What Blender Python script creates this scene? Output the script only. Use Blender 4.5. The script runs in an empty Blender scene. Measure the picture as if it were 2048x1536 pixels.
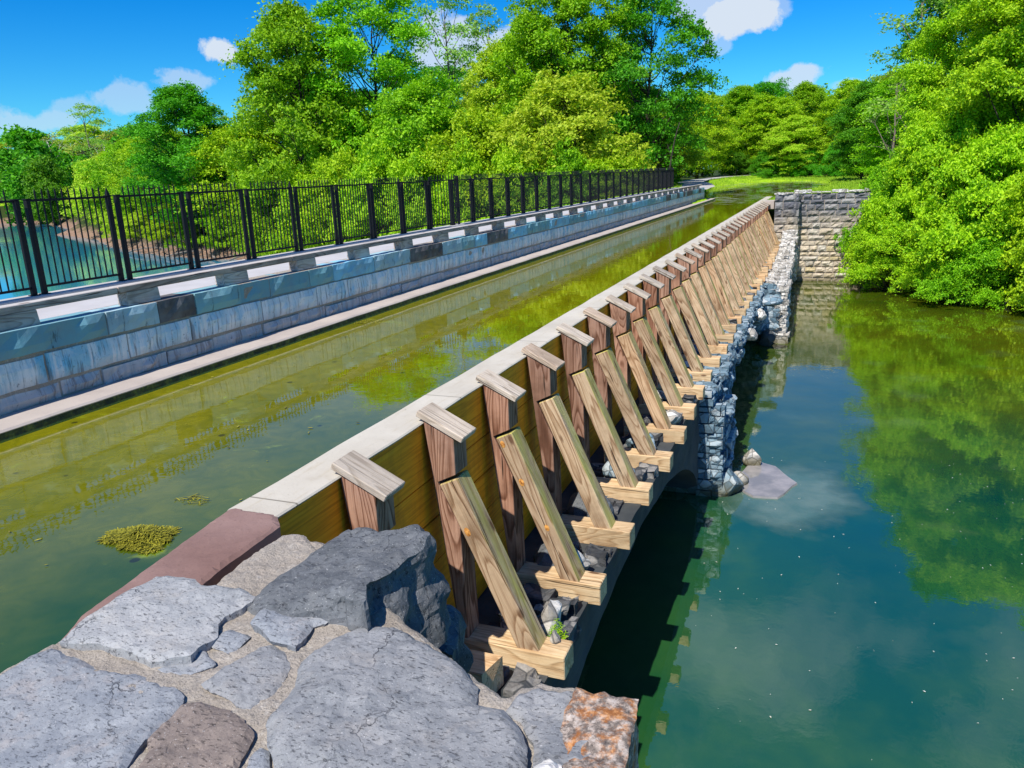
import bpy, bmesh, math, random
import numpy as np
from mathutils import Vector, Matrix, noise
from mathutils.geometry import delaunay_2d_cdt
from math import radians as R

scene = bpy.context.scene
COL = scene.collection

# ------------------------------------------------------------------ camera
cd = bpy.data.cameras.new("camera")
cam = bpy.data.objects.new("camera", cd)
COL.objects.link(cam)
cd.sensor_width = 36.0
cd.lens = 1540.0 / 2048 * 36.0
cd.clip_start = 0.05
cd.clip_end = 5000
def camera_basis(f=1540., vp=(1650., 325.), roll=.04):
    dy = np.array([vp[0] - 1024, 768 - vp[1], f]); dy /= np.linalg.norm(dy)
    up = np.array([-math.sin(roll), math.cos(roll), 0.])
    up[2] = -(up @ dy) / dy[2]; up /= np.linalg.norm(up)
    dx = -np.cross(dy, up)
    if dx[0] < 0: dx = -dx
    return np.array([dx, dy, up])
CB = camera_basis()
cam.matrix_world = Matrix(((CB[0][0], CB[0][1], -CB[0][2], 0), (CB[1][0], CB[1][1], -CB[1][2], 0),
                           (CB[2][0], CB[2][1], -CB[2][2], 0), (0, 0, 0, 1)))
scene.camera = cam

# ------------------------------------------------------------------ light
SUN_EL, SUN_TOWARD = 54.0, Vector((0.16, 0.987, 0))      # the light travels towards +Y and a little to +X
SUN_TOWARD.normalize()
world = bpy.data.worlds.new("World")
scene.world = world
world.use_nodes = True
wt = world.node_tree
for n in list(wt.nodes): wt.nodes.remove(n)
def wn(t, **k):
    n = wt.nodes.new(t)
    for a, b in k.items(): setattr(n, a, b)
    return n
wout = wn('ShaderNodeOutputWorld'); wbg = wn('ShaderNodeBackground'); sky = wn('ShaderNodeTexSky')
sky.sky_type = 'NISHITA'; sky.sun_disc = False
sky.sun_elevation = R(SUN_EL)
sky.sun_rotation = math.atan2(-SUN_TOWARD.x, -SUN_TOWARD.y)
sky.altitude = 150; sky.air_density = 1.0; sky.dust_density = 0.2; sky.ozone_density = 3.0
hs = wn('ShaderNodeHueSaturation'); hs.inputs['Saturation'].default_value = 1.6; hs.inputs['Value'].default_value = 1.0
wt.links.new(sky.outputs[0], hs.inputs['Color'])
geo = wn('ShaderNodeTexCoord')
sep = wn('ShaderNodeSeparateXYZ'); wt.links.new(geo.outputs['Generated'], sep.inputs[0])
def wm(op, a, b=None, c=None, clamp=False):
    n = wn('ShaderNodeMath', operation=op); n.use_clamp = clamp
    for i, v in enumerate((a, b, c)):
        if v is None: continue
        if isinstance(v, (int, float)): n.inputs[i].default_value = v
        else: wt.links.new(v, n.inputs[i])
    return n.outputs[0]
az = wm('ARCTAN2', sep.outputs[0], sep.outputs[1])           # 0 along the canal, positive to the right
el = wm('ARCSINE', sep.outputs[2])
nz = wn('ShaderNodeTexNoise'); nz.inputs['Scale'].default_value = 14; nz.inputs['Detail'].default_value = 9; nz.inputs['Roughness'].default_value = .62
wt.links.new(geo.outputs['Generated'], nz.inputs['Vector'])
nz2 = wn('ShaderNodeTexNoise'); nz2.inputs['Scale'].default_value = 2.6; nz2.inputs['Detail'].default_value = 7; nz2.inputs['Roughness'].default_value = .55
wt.links.new(geo.outputs['Generated'], nz2.inputs['Vector'])
mask = None
CLOUDS = [(-0.7073, 0.1479, 0.0267, 0.0166, 1.0), (-0.8118, 0.0963, 0.0418, 0.0214, 0.45), (-0.7368, 0.1148, 0.0443, 0.0166, 0.5), (-0.9065, 0.0733, 0.0595, 0.0166, 0.5), (-0.8619, 0.0885, 0.0289, 0.0146, 0.35), (-0.0957, 0.166, 0.049, 0.0195, 1.0), (-0.1462, 0.1804, 0.0419, 0.0195, 0.7), (-0.0444, 0.095, 0.0484, 0.0136, 0.8), (-0.4113, 0.1512, 0.0901, 0.0341, 0.8), (-0.128, 0.1336, 0.0152, 0.0088, 0.4), (0.0208, 0.0838, 0.0308, 0.0078, 0.3), (-0.0581, 0.1717, 0.0176, 0.0175, 0.4)]
for (ca, ce, ra, re, st) in CLOUDS:
    du = wm('DIVIDE', wm('SUBTRACT', az, ca), ra); dv = wm('DIVIDE', wm('SUBTRACT', el, ce), re)
    d = wm('SQRT', wm('ADD', wm('MULTIPLY', du, du), wm('MULTIPLY', dv, dv)))
    d = wm('ADD', d, wm('MULTIPLY', wm('SUBTRACT', nz.outputs[0], .47), 3.6))
    m = wm('MULTIPLY', wm('SUBTRACT', 1.0, d, clamp=True), 3.0 * st, clamp=True)
    m = wm('MINIMUM', m, min(1.0, st))
    mask = m if mask is None else wm('MAXIMUM', mask, m)
hi = wm('MULTIPLY', wm('SUBTRACT', nz2.outputs[0], .53, clamp=True), 6.0, clamp=True)
hi = wm('MULTIPLY', hi, wm('MULTIPLY', wm('SUBTRACT', el, .36, clamp=True), 5.0, clamp=True))
mask = wm('MAXIMUM', mask, wm('MULTIPLY', hi, .8))
mx = wn('ShaderNodeMix', data_type='RGBA')
tint = wn('ShaderNodeMix', data_type='RGBA', blend_type='MULTIPLY'); tint.inputs[0].default_value = 1; wt.links.new(hs.outputs[0], tint.inputs[6]); tint.inputs[7].default_value = (.24, .72, .94, 1)
wt.links.new(mask, mx.inputs[0]); wt.links.new(tint.outputs[2], mx.inputs[6]); mx.inputs[7].default_value = (4.3, 4.9, 5.7, 1)
wt.links.new(mx.outputs[2], wbg.inputs[0]); wbg.inputs[1].default_value = 0.12
wt.links.new(wbg.outputs[0], wout.inputs[0])

sl = bpy.data.lights.new("sun", 'SUN'); sun = bpy.data.objects.new("sun", sl); COL.objects.link(sun)
sl.energy = 4.6; sl.angle = R(0.5); sl.color = (1.0, .965, .90)
d = Vector((SUN_TOWARD.x * math.cos(R(SUN_EL)), SUN_TOWARD.y * math.cos(R(SUN_EL)), -math.sin(R(SUN_EL))))
sun.rotation_euler = d.to_track_quat('-Z', 'Y').to_euler()
sun.location = (0, 0, 60)
scene.view_settings.view_transform = 'Standard'
scene.view_settings.look = 'None'
scene.view_settings.exposure = 0.4
scene.view_settings.gamma = 1.0

# ------------------------------------------------------------------ helpers
rnd = random.Random(7)
def link(o, parent=None):
    COL.objects.link(o)
    if parent is not None: o.parent = parent
    return o
def tag(o, label=None, cat=None, group=None, kind=None):
    if label: o['label'] = label
    if cat: o['category'] = cat
    if group: o['group'] = group
    if kind: o['kind'] = kind
    return o
def empty(name, loc=(0, 0, 0)):
    o = bpy.data.objects.new(name, None); o.location = loc; o.empty_display_size = .3
    return link(o)
def mesh_np(name, V, F, mat, parent=None, smooth=False):
    """V (n,3) array, F (m,3|4) array of one face size"""
    V = np.asarray(V, dtype=np.float32); F = np.asarray(F, dtype=np.int32)
    me = bpy.data.meshes.new(name)
    k = F.shape[1]
    me.vertices.add(len(V)); me.vertices.foreach_set('co', V.ravel())
    me.loops.add(F.size); me.loops.foreach_set('vertex_index', F.ravel())
    me.polygons.add(len(F)); me.polygons.foreach_set('loop_start', np.arange(0, F.size, k, dtype=np.int32))
    me.polygons.foreach_set('loop_total', np.full(len(F), k, dtype=np.int32))
    me.polygons.foreach_set('use_smooth', np.full(len(F), smooth, dtype=bool))
    me.update(calc_edges=True)
    if mat: me.materials.append(mat)
    return link(bpy.data.objects.new(name, me), parent)
class MB:
    """collects faces of any size, builds one mesh object"""
    def __init__(s): s.v = []; s.f = []
    def add(s, vs, fs):
        b = len(s.v); s.v += [tuple(v) for v in vs]; s.f += [tuple(i + b for i in f) for f in fs]
    def box(s, x0, x1, y0, y1, z0, z1, bev=0.0, M=None, jit=0.0, rr=None):
        if bev <= 0:
            vs = [(x, y, z) for x in (x0, x1) for y in (y0, y1) for z in (z0, z1)]
            fs = [(0, 1, 3, 2), (4, 6, 7, 5), (0, 4, 5, 1), (2, 3, 7, 6), (0, 2, 6, 4), (1, 5, 7, 3)]
        else:
            bm = bmesh.new()
            bmesh.ops.create_cube(bm, size=1.0)
            for v in bm.verts:
                v.co = Vector(((x0 + x1) / 2 + v.co.x * (x1 - x0), (y0 + y1) / 2 + v.co.y * (y1 - y0), (z0 + z1) / 2 + v.co.z * (z1 - z0)))
            bmesh.ops.bevel(bm, geom=list(bm.edges), offset=bev, segments=1, affect='EDGES', profile=.5)
            bm.verts.index_update()
            vs = [v.co.copy() for v in bm.verts]; fs = [tuple(v.index for v in f.verts) for f in bm.faces]
            bm.free()
        if jit and rr: vs = [Vector(v) + Vector((rr.uniform(-jit, jit), rr.uniform(-jit, jit), rr.uniform(-jit, jit))) for v in vs]
        if M is not None: vs = [M @ Vector(v) for v in vs]
        s.add(vs, fs)
    def tube(s, pts, rads, n=7):
        prev = None; base = len(s.v); up = Vector((.3, .1, 1))
        for i, (p, r) in enumerate(zip(pts, rads)):
            p = Vector(p)
            t = (Vector(pts[min(i + 1, len(pts) - 1)]) - Vector(pts[max(i - 1, 0)])).normalized()
            a = t.cross(Vector((1, .2, 0)) if abs(t.z) > .8 else Vector((0, 0, 1))).normalized(); b = t.cross(a)
            for k in range(n):
                an = 2 * math.pi * k / n
                s.v.append(tuple(p + (a * math.cos(an) + b * math.sin(an)) * r))
            if i:
                for k in range(n):
                    k2 = (k + 1) % n
                    s.f.append((base + (i - 1) * n + k, base + (i - 1) * n + k2, base + i * n + k2, base + i * n + k))
        s.f.append(tuple(base + k for k in range(n))[::-1])
        s.f.append(tuple(base + (len(pts) - 1) * n + k for k in range(n)))
    def build(s, name, mat, parent=None, smooth=False, loc=None):
        me = bpy.data.meshes.new(name); me.from_pydata(s.v, [], s.f)
        if mat: me.materials.append(mat)
        if smooth: me.polygons.foreach_set('use_smooth', [True] * len(me.polygons))
        me.update()
        o = link(bpy.data.objects.new(name, me), parent)
        if loc: o.location = loc
        return o

# ------------------------------------------------------------------ materials
class Mat:
    def __init__(s, name, rough=.8, spec=.3):
        s.m = bpy.data.materials.new(name); s.m.use_nodes = True
        s.t = s.m.node_tree; s.b = s.t.nodes['Principled BSDF']; s.out = s.t.nodes['Material Output']
        s.b.inputs['Roughness'].default_value = rough
        s.b.inputs['Specular IOR Level'].default_value = spec
        s.tc = s.t.nodes.new('ShaderNodeTexCoord'); s.gm = s.t.nodes.new('ShaderNodeNewGeometry'); s.oi = s.t.nodes.new('ShaderNodeObjectInfo')
    def L(s, a, b): s.t.links.new(a, b)
    def N(s, t, **k):
        n = s.t.nodes.new(t)
        for a, b in k.items(): setattr(n, a, b)
        return n
    def put(s, sock, v):
        if isinstance(v, (int, float)): sock.default_value = v
        elif isinstance(v, tuple): sock.default_value = v if len(v) != 3 or sock.type == 'VECTOR' else (*v, 1)
        else: s.L(v, sock)
    def math(s, op, a, b=0.0, clamp=False):
        n = s.N('ShaderNodeMath', operation=op); n.use_clamp = clamp; s.put(n.inputs[0], a); s.put(n.inputs[1], b); return n.outputs[0]
    def vec(s, src='Object', scale=(1, 1, 1), loc=None, rnd_off=0.0):
        mp = s.N('ShaderNodeMapping'); mp.inputs['Scale'].default_value = scale
        v = s.gm.outputs['Position'] if src == 'World' else s.tc.outputs[src]
        if rnd_off:
            c = s.N('ShaderNodeCombineXYZ'); r = s.math('MULTIPLY', s.oi.outputs['Random'], rnd_off)
            s.L(r, c.inputs[0]); s.L(s.math('MULTIPLY', r, 1.7), c.inputs[1]); s.L(s.math('MULTIPLY', r, -.9), c.inputs[2])
            a = s.N('ShaderNodeVectorMath', operation='ADD'); s.L(v, a.inputs[0]); s.L(c.outputs[0], a.inputs[1]); v = a.outputs[0]
        s.L(v, mp.inputs[0]); return mp.outputs[0]
    def noise(s, v, scale=5, detail=6, rough=.6, dist=0.0):
        n = s.N('ShaderNodeTexNoise'); n.inputs['Scale'].default_value = scale; n.inputs['Detail'].default_value = detail
        n.inputs['Roughness'].default_value = rough; n.inputs['Distortion'].default_value = dist; s.L(v, n.inputs['Vector']); return n.outputs[0]
    def voro(s, v, scale=5, feature='F1', out='Distance', rnd_=1.0):
        n = s.N('ShaderNodeTexVoronoi', feature=feature); n.inputs['Scale'].default_value = scale; n.inputs['Randomness'].default_value = rnd_
        s.L(v, n.inputs['Vector']); return n.outputs[out]
    def ramp(s, fac, stops, interp='LINEAR'):
        n = s.N('ShaderNodeValToRGB'); cr = n.color_ramp; cr.interpolation = interp
        while len(cr.elements) < len(stops): cr.elements.new(.5)
        for e, (p, c) in zip(cr.elements, stops): e.position = p; e.color = (*c, 1) if len(c) == 3 else c
        s.put(n.inputs[0], fac); return n.outputs[0]
    def mix(s, f, a, b, mode='MIX'):
        n = s.N('ShaderNodeMix', data_type='RGBA', blend_type=mode); s.put(n.inputs[0], f); s.put(n.inputs[6], a); s.put(n.inputs[7], b); return n.outputs[2]
    def step(s, v, lo, hi):
        n = s.N('ShaderNodeMapRange'); n.inputs[1].default_value = lo; n.inputs[2].default_value = hi; s.L(v, n.inputs[0]); return n.outputs[0]
    def sepz(s, v):
        n = s.N('ShaderNodeSeparateXYZ'); s.L(v, n.inputs[0]); return n.outputs
    def bump(s, h, strength=.4, dist=.02):
        n = s.N('ShaderNodeBump'); n.inputs['Strength'].default_value = strength; n.inputs['Distance'].default_value = dist
        s.L(h, n.inputs['Height'])
        if s.b.inputs['Normal'].links: s.L(s.b.inputs['Normal'].links[0].from_socket, n.inputs['Normal'])
        s.L(n.outputs[0], s.b.inputs['Normal'])
    def col(s, c): s.put(s.b.inputs['Base Color'], c)

def wood_mat(name, axis, dark, mid, light, lichen=None, knots=True, top=None):
    """weathered sawn timber, grain along the given local axis"""
    m = Mat(name, .85, .15)
    def sc(a, b): q = [a, a, a]; q[axis] = b; return tuple(q)
    warp = m.noise(m.vec('Object', sc(3.0, .55), rnd_off=37), 1.0, 3, .5)
    fine = m.noise(m.vec('Object', sc(75, 1.6), rnd_off=11), 1.0, 4, .75)
    fine2 = m.noise(m.vec('Object', sc(26, .7), rnd_off=23), 1.0, 3, .65)
    # growth rings cut on the slant: contour lines of a stretched noise
    rg = m.math('FRACT', m.math('MULTIPLY', m.noise(m.vec('Object', sc(2.6, .38), rnd_off=53), 1.0, 2, .4, .3), 17.0))
    rg = m.ramp(rg, [(0, (1, 1, 1)), (.55, (.75, .75, .75)), (.86, (.12, .12, .12)), (1, (1, 1, 1))])
    f = m.math('ADD', m.math('MULTIPLY', warp, .30), m.math('MULTIPLY', rg, .24))
    f = m.math('ADD', f, m.math('ADD', m.math('MULTIPLY', fine, .30), m.math('MULTIPLY', fine2, .28)))
    c = m.ramp(f, [(.34, dark), (.52, mid), (.70, light)])
    blotch = m.noise(m.vec('Object', (1, 1, 1), rnd_off=91), 1.9, 5, .6)
    c = m.mix(m.math('MULTIPLY', m.step(blotch, .48, .68), .55), c, tuple(x * .55 for x in mid))
    c = m.mix(1.0, c, m.ramp(m.oi.outputs['Random'], [(0, (.74, .72, .72)), (.5, (1, 1, 1)), (1, (1.0, .88, .80))]), 'MULTIPLY')
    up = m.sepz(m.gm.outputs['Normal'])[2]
    if top: c = m.mix(m.math('MULTIPLY', m.step(up, .5, .9), .85), c, m.mix(m.step(fine2, .35, .6), tuple(x * .75 for x in top), top))  # up-facing wood painted paler: sunlight on the rail top put into the colour
    if lichen:
        lf = m.math('MULTIPLY', m.step(up, .1, .45), m.step(m.noise(m.vec('Object', sc(2.4, .7), rnd_off=17), 1.6, 5, .6), .38, .62))
        c = m.mix(m.math('MULTIPLY', lf, .7), c, lichen)
    if knots:
        k = m.voro(m.vec('Object', sc(4.2, 1.5), rnd_off=71), 1.0)
        c = m.mix(m.math('MULTIPLY', m.step(k, .15, .09), .8), c, (.10, .04, .018))
    ck = m.step(m.noise(m.vec('Object', sc(30, .8), rnd_off=5), 1.0, 2, .5), .66, .71)
    c = m.mix(m.math('MULTIPLY', ck, .85), c, tuple(x * .3 for x in dark))
    m.col(c)
    m.bump(m.math('SUBTRACT', m.math('ADD', fine, m.math('MULTIPLY', rg, .35)), m.math('MULTIPLY', ck, 1.5)), .8, .008)
    return m.m

M = {}
M['post'] = wood_mat('weathered_brown_timber', 2, (.04, .016, .009), (.21, .098, .058), (.48, .28, .19))
M['strut'] = wood_mat('weathered_strut_timber', 2, (.10, .046, .026), (.40, .235, .145), (.70, .48, .32), (.42, .35, .20))
M['strut_near'] = wood_mat('lichened_strut_timber', 2, (.10, .05, .026), (.40, .25, .14), (.68, .50, .32), (.52, .50, .08))
M['base'] = wood_mat('pale_sawn_timber', 0, (.26, .14, .06), (.58, .38, .20), (.76, .56, .33))
M['cap'] = wood_mat('grey_tan_timber', 0, (.28, .22, .17), (.45, .37, .28), (.62, .53, .42), knots=False)
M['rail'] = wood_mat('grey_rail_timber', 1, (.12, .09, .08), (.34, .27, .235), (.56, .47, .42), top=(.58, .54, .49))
M['block'] = wood_mat('grey_block_timber', 1, (.15, .125, .115), (.40, .34, .30), (.62, .55, .50), knots=False)

def plank_mat():
    m = Mat('ochre_planks', .7, .3)
    v = m.vec('World', (1, 1, 1))
    x, y, z = m.sepz(v)
    g = m.noise(m.vec('World', (8, .5, 14)), 2.2, 5, .6, .6)
    c = m.ramp(g, [(.3, (.60, .20, .004)), (.55, (.90, .35, .008)), (.75, (.95, .43, .02))])
    st = m.step(m.noise(m.vec('World', (1, 1.6, .5)), 1.6, 5, .65), .5, .75)
    c = m.mix(m.math('MULTIPLY', st, .6), c, (.34, .12, .012))
    dr = m.step(m.noise(m.vec('World', (1, 5, .35)), 2.5, 4, .6), .72, .76)
    c = m.mix(m.math('MULTIPLY', dr, .6), c, (.45, .42, .33))
    m.col(c); m.bump(g, .3, .006)
    return m.m
M['plank'] = plank_mat()

def concrete_mat(name, c0, c1, spots=.5, stain=(.35, .30, .25)):
    m = Mat(name, .85, .2)
    v = m.vec('World')
    a = m.noise(v, 1.3, 6, .6); b = m.noise(v, 45, 4, .7)
    c = m.mix(m.step(a, .35, .7), c0, c1)
    c = m.mix(m.math('MULTIPLY', m.step(b, .55, .75), spots), c, tuple(x * .55 for x in c0))
    c = m.mix(m.math('MULTIPLY', m.step(m.noise(v, 3.2, 7, .7), .58, .72), .45), c, stain)
    if 'mortar' in name:
        pb = m.noise(v, 95, 4, .7)
        c = m.mix(m.math('MULTIPLY', m.step(pb, .50, .62), .6), c, tuple(x * .45 for x in c0))
        c = m.mix(m.math('MULTIPLY', m.step(m.noise(v, 14, 6, .7), .55, .68), .5), c, (.62, .57, .50))
        m.bump(pb, .9, .012); m.bump(m.noise(v, 22, 5, .7), .8, .03)
    if 'beam' in name:
        fr = m.math('ABSOLUTE', m.math('SUBTRACT', m.math('FRACT', m.math('MULTIPLY', m.sepz(v)[1], .3279)), .5))
        c = m.mix(m.math('MULTIPLY', m.step(fr, .0045, .002), .7), c, (.10, .085, .06))
        c = m.mix(m.math('MULTIPLY', m.step(m.noise(m.vec('World', (6, .7, 1)), 2, 6, .7), .56, .70), .5), c, (.40, .33, .22))
        c = m.mix(m.math('MULTIPLY', m.step(m.noise(v, 14, 5, .7), .64, .70), .6), c, (.22, .19, .14))
    m.col(c); m.bump(b, .35, .006); m.bump(a, .15, .03)
    return m.m
M['white_beam'] = concrete_mat('pale_beam_concrete', (.55, .50, .41), (.45, .40, .32), .35, (.34, .28, .20))
M['ledge'] = concrete_mat('ledge_concrete', (.48, .41, .35), (.38, .32, .28), .35, (.26, .20, .17))
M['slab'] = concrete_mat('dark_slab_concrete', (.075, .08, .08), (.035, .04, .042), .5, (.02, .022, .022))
M['towpath'] = concrete_mat('towpath_concrete', (.50, .48, .47), (.42, .40, .39), .2, (.55, .52, .50))
M['curb'] = concrete_mat('curb_concrete', (.50, .47, .44), (.42, .40, .37), .3)
M['coping'] = concrete_mat('purple_brown_coping', (.20, .115, .095), (.27, .17, .145), .5, (.14, .085, .085))
M['mortar'] = concrete_mat('sandy_mortar', (.47, .41, .34), (.36, .30, .24), .8, (.26, .20, .15))

def slab_mat(name, c0, c1, cdark, cwarm, warm=.35, pit=.75):
    m = Mat(name, .82, .25)
    v = m.vec('World')
    a = m.noise(v, 3.2, 7, .65, .4); b = m.noise(v, 60, 5, .75)
    c = m.mix(m.step(a, .33, .68), c0, c1)
    w = m.step(m.noise(m.vec('World', (1, 1, 1), (7, 3, 1)), 5.5, 6, .7), .52, .70)
    c = m.mix(m.math('MULTIPLY', w, warm), c, cwarm)
    # elongated dark pits, all lying one way as bedding does
    mp = m.N('ShaderNodeMapping'); mp.inputs['Scale'].default_value = (1.0, 2.6, 1.0); mp.inputs['Rotation'].default_value = (0, 0, .5); m.L(v, mp.inputs[0])
    p = m.noise(mp.outputs[0], 26, 5, .75)
    pm = m.step(p, .575, .64)
    c = m.mix(m.math('MULTIPLY', pm, pit), c, cdark)
    p2 = m.step(m.noise(mp.outputs[0], 75, 3, .6), .61, .66)
    c = m.mix(m.math('MULTIPLY', p2, pit * .8), c, cdark)
    sp = m.step(m.noise(v, 110, 2, .5), .66, .72)
    c = m.mix(m.math('MULTIPLY', sp, .5), c, (.62, .60, .58))
    lm = m.step(m.noise(m.vec('World', (1, 1, 1), (2, 8, 1)), 2.1, 8, .7, .5), .56, .66)
    c = m.mix(m.math('MULTIPLY', lm, .35), c, tuple(min(1, x * 1.55) for x in c1))
    dm = m.step(m.noise(m.vec('World', (1, 1, 1), (9, 4, 6)), 4.3, 9, .75, .5), .57, .68)
    c = m.mix(m.math('MULTIPLY', dm, .4), c, tuple(x * .5 for x in c0))
    wv = m.N('ShaderNodeTexVoronoi', feature='DISTANCE_TO_EDGE'); wv.inputs['Scale'].default_value = 1.15
    wa = m.N('ShaderNodeVectorMath', operation='ADD'); m.L(v, wa.inputs[0])
    wn_ = m.N('ShaderNodeTexNoise'); wn_.inputs['Scale'].default_value = 3; wn_.inputs['Detail'].default_value = 6; m.L(v, wn_.inputs['Vector']); m.L(wn_.outputs['Color'], wa.inputs[1]); m.L(wa.outputs[0], wv.inputs['Vector'])
    crk = m.math('MULTIPLY', m.step(wv.outputs['Distance'], .007, .002), m.step(m.noise(v, 1.4, 3, .5), .5, .6))
    c = m.mix(m.math('MULTIPLY', crk, .75), c, cdark)
    m.col(c)
    m.bump(m.math('MULTIPLY', crk, -1.0), .7, .01)
    m.bump(m.math('MULTIPLY', pm, -1.0), .6, .008); m.bump(b, .5, .006); m.bump(m.noise(v, 12, 6, .7), .5, .02)
    return m.m
M['stone_pale'] = slab_mat('pale_blue_grey_limestone', (.29, .295, .295), (.39, .38, .365), (.05, .05, .055), (.40, .36, .31), .5)
M['stone_blue'] = slab_mat('blue_grey_limestone', (.215, .23, .25), (.30, .305, .31), (.04, .042, .05), (.38, .32, .28), .5)
M['stone_grey'] = slab_mat('grey_limestone', (.20, .205, .21), (.29, .285, .28), (.04, .04, .045), (.34, .30, .26), .4)
M['stone_dark'] = slab_mat('dark_boulder_stone', (.085, .09, .095), (.155, .16, .165), (.022, .024, .03), (.25, .24, .22), .3)
M['stone_brown'] = slab_mat('brown_weathered_stone', (.17, .135, .115), (.27, .215, .18), (.05, .04, .035), (.33, .26, .20), .5)
M['stone_white'] = slab_mat('white_lime_stone', (.66, .60, .52), (.76, .71, .64), (.35, .30, .25), (.6, .5, .4), .3, .3)
def lichen_stone():
    m = Mat('orange_lichened_stone', .85, .2)
    v = m.vec('World')
    a = m.noise(v, 9, 7, .7); b = m.noise(v, 26, 6, .75)
    c = m.ramp(b, [(.3, (.03, .028, .03)), (.47, (.20, .16, .13)), (.56, (.42, .34, .28)), (.7, (.56, .50, .44))])
    c = m.mix(m.math('MULTIPLY', m.step(a, .48, .6), .85), c, m.mix(m.step(b, .45, .6), (.30, .10, .02), (.55, .23, .06)))
    m.col(c); m.bump(b, .6, .012)
    return m.m
M['stone_lichen'] = lichen_stone()

def ashlar_mat():
    """dressed canal stone: every block its own tone, lime runs and black stains down the face"""
    m = Mat('stained_ashlar', .8, .25)
    v = m.vec('World')
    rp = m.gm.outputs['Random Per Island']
    c = m.ramp(rp, [(0, (.30, .56, .68)), (.3, (.45, .64, .72)), (.6, (.56, .68, .74)), (.85, (.38, .60, .70)), (1, (.30, .42, .48))])  # skylight blue of the shaded face painted into block tones and patches
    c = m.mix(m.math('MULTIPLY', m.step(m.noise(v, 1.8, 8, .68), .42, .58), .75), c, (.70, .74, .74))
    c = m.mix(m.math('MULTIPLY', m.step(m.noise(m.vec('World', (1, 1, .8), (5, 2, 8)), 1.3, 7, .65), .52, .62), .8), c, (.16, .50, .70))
    st = m.noise(m.vec('World', (1, 2.6, .30)), 1.5, 8, .72)
    c = m.mix(m.math('MULTIPLY', m.step(st, .47, .57), .85), c, (.86, .84, .82))
    st2 = m.noise(m.vec('World', (1, 7, .6), (3, 9, 2)), 1.7, 6, .75)
    zz = m.step(m.sepz(v)[2], -1.7, -2.5)
    c = m.mix(m.math('MULTIPLY', m.step(st2, .53, .60), m.math('ADD', m.math('MULTIPLY', zz, .65), .25)), c, (.03, .032, .04))
    zb = m.step(m.math('ADD', m.sepz(v)[2], m.math('MULTIPLY', m.noise(v, 1.5, 5, .6), .25)), -2.0, -2.22)
    c = m.mix(m.math('MULTIPLY', zb, .7), c, (.36, .30, .27))
    pit = m.step(m.noise(v, 18, 5, .7), .60, .68)
    c = m.mix(m.math('MULTIPLY', pit, .6), c, (.06, .065, .07))
    m.col(c); m.bump(m.noise(v, 14, 7, .7), .5, .02); m.bump(m.noise(v, 60, 3, .6), .3, .005)
    return m.m
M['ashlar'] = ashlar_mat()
def ashlar_top():
    m = Mat('parapet_top_course', .75, .3)
    v = m.vec('World')
    rp = m.gm.outputs['Random Per Island']
    c = m.ramp(rp, [(0, (.09, .08, .08)), (.10, (.16, .36, .42)), (.35, (.20, .42, .46)), (.55, (.24, .56, .74)), (.8, (.36, .54, .60)), (1, (.55, .60, .60))], 'CONSTANT')
    c = m.mix(m.math('MULTIPLY', m.step(m.noise(v, 2.6, 7, .65), .4, .7), .5), c, (.26, .28, .29))
    c = m.mix(m.math('MULTIPLY', m.step(m.noise(m.vec('World', (1, 3, .6)), 3, 6, .7), .60, .66), .7), c, (.03, .03, .035))
    m.col(c); m.bump(m.noise(v, 14, 7, .7), .4, .015)
    return m.m
M['ashlar_top'] = ashlar_top()

def masonry_mat(name, lowc, lowc2, upc):
    m = Mat(name, .88, .15)
    v = m.vec('World')
    rp = m.gm.outputs['Random Per Island']
    lo = m.ramp(rp, [(0, lowc), (.35, lowc2), (.55, (.50, .40, .22)), (.62, lowc), (.85, (.62, .56, .46)), (1, (.30, .26, .20))])
    hi = m.ramp(rp, [(0, upc), (.4, tuple(x * 1.7 for x in upc)), (.7, tuple(x * 1.2 for x in upc)), (1, (.36, .34, .32))])
    z = m.math('ADD', m.sepz(v)[2], m.math('MULTIPLY', m.noise(v, .55, 7, .7), 4.0))
    c = m.mix(m.step(z, -2.7, -.9), lo, hi)
    c = m.mix(m.math('MULTIPLY', m.step(m.noise(v, 7, 7, .75), .5, .66), .55), c, (.10, .09, .085))
    c = m.mix(m.math('MULTIPLY', m.step(m.noise(v, 4, 5, .6), .56, .7), .5), c, (.66, .62, .55))
    c = m.mix(m.math('MULTIPLY', m.step(m.sepz(v)[2], -7.3, -7.7), .8), c, (.10, .085, .04))
    m.col(c); m.bump(m.noise(v, 9, 8, .72), .7, .05)
    return m.m
M['masonry'] = masonry_mat('abutment_masonry', (.52, .43, .31), (.60, .50, .38), (.10, .10, .11))
def rubble_mat(name='broken_rubble', c=((.16, .19, .22), (.28, .31, .34), (.42, .44, .46), (.60, .60, .58))):
    m = Mat(name, .95, .08)
    v = m.vec('World')
    cells = m.voro(v, 4.5, 'F1', 'Color')
    sx = m.N('ShaderNodeSeparateColor'); m.L(cells, sx.inputs[0])
    cc = m.ramp(m.math('ADD', m.math('MULTIPLY', sx.outputs[0], .5), m.math('MULTIPLY', m.noise(v, 6, 8, .75), .5)), [(.25, c[0]), (.45, c[1]), (.6, c[2]), (.8, c[3])])
    e = m.N('ShaderNodeTexVoronoi', feature='DISTANCE_TO_EDGE'); e.inputs['Scale'].default_value = 4.5; m.L(v, e.inputs['Vector'])
    cc = m.mix(m.math('MULTIPLY', m.step(e.outputs['Distance'], .07, .02), .7), cc, (.05, .055, .06))
    cc = m.mix(m.math('MULTIPLY', m.step(m.sepz(v)[2], -7.35, -7.7), .8), cc, (.11, .09, .035))
    m.col(cc); m.bump(m.noise(v, 16, 8, .75), .8, .04); m.bump(e.outputs['Distance'], .6, .08)
    return m.m
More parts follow.
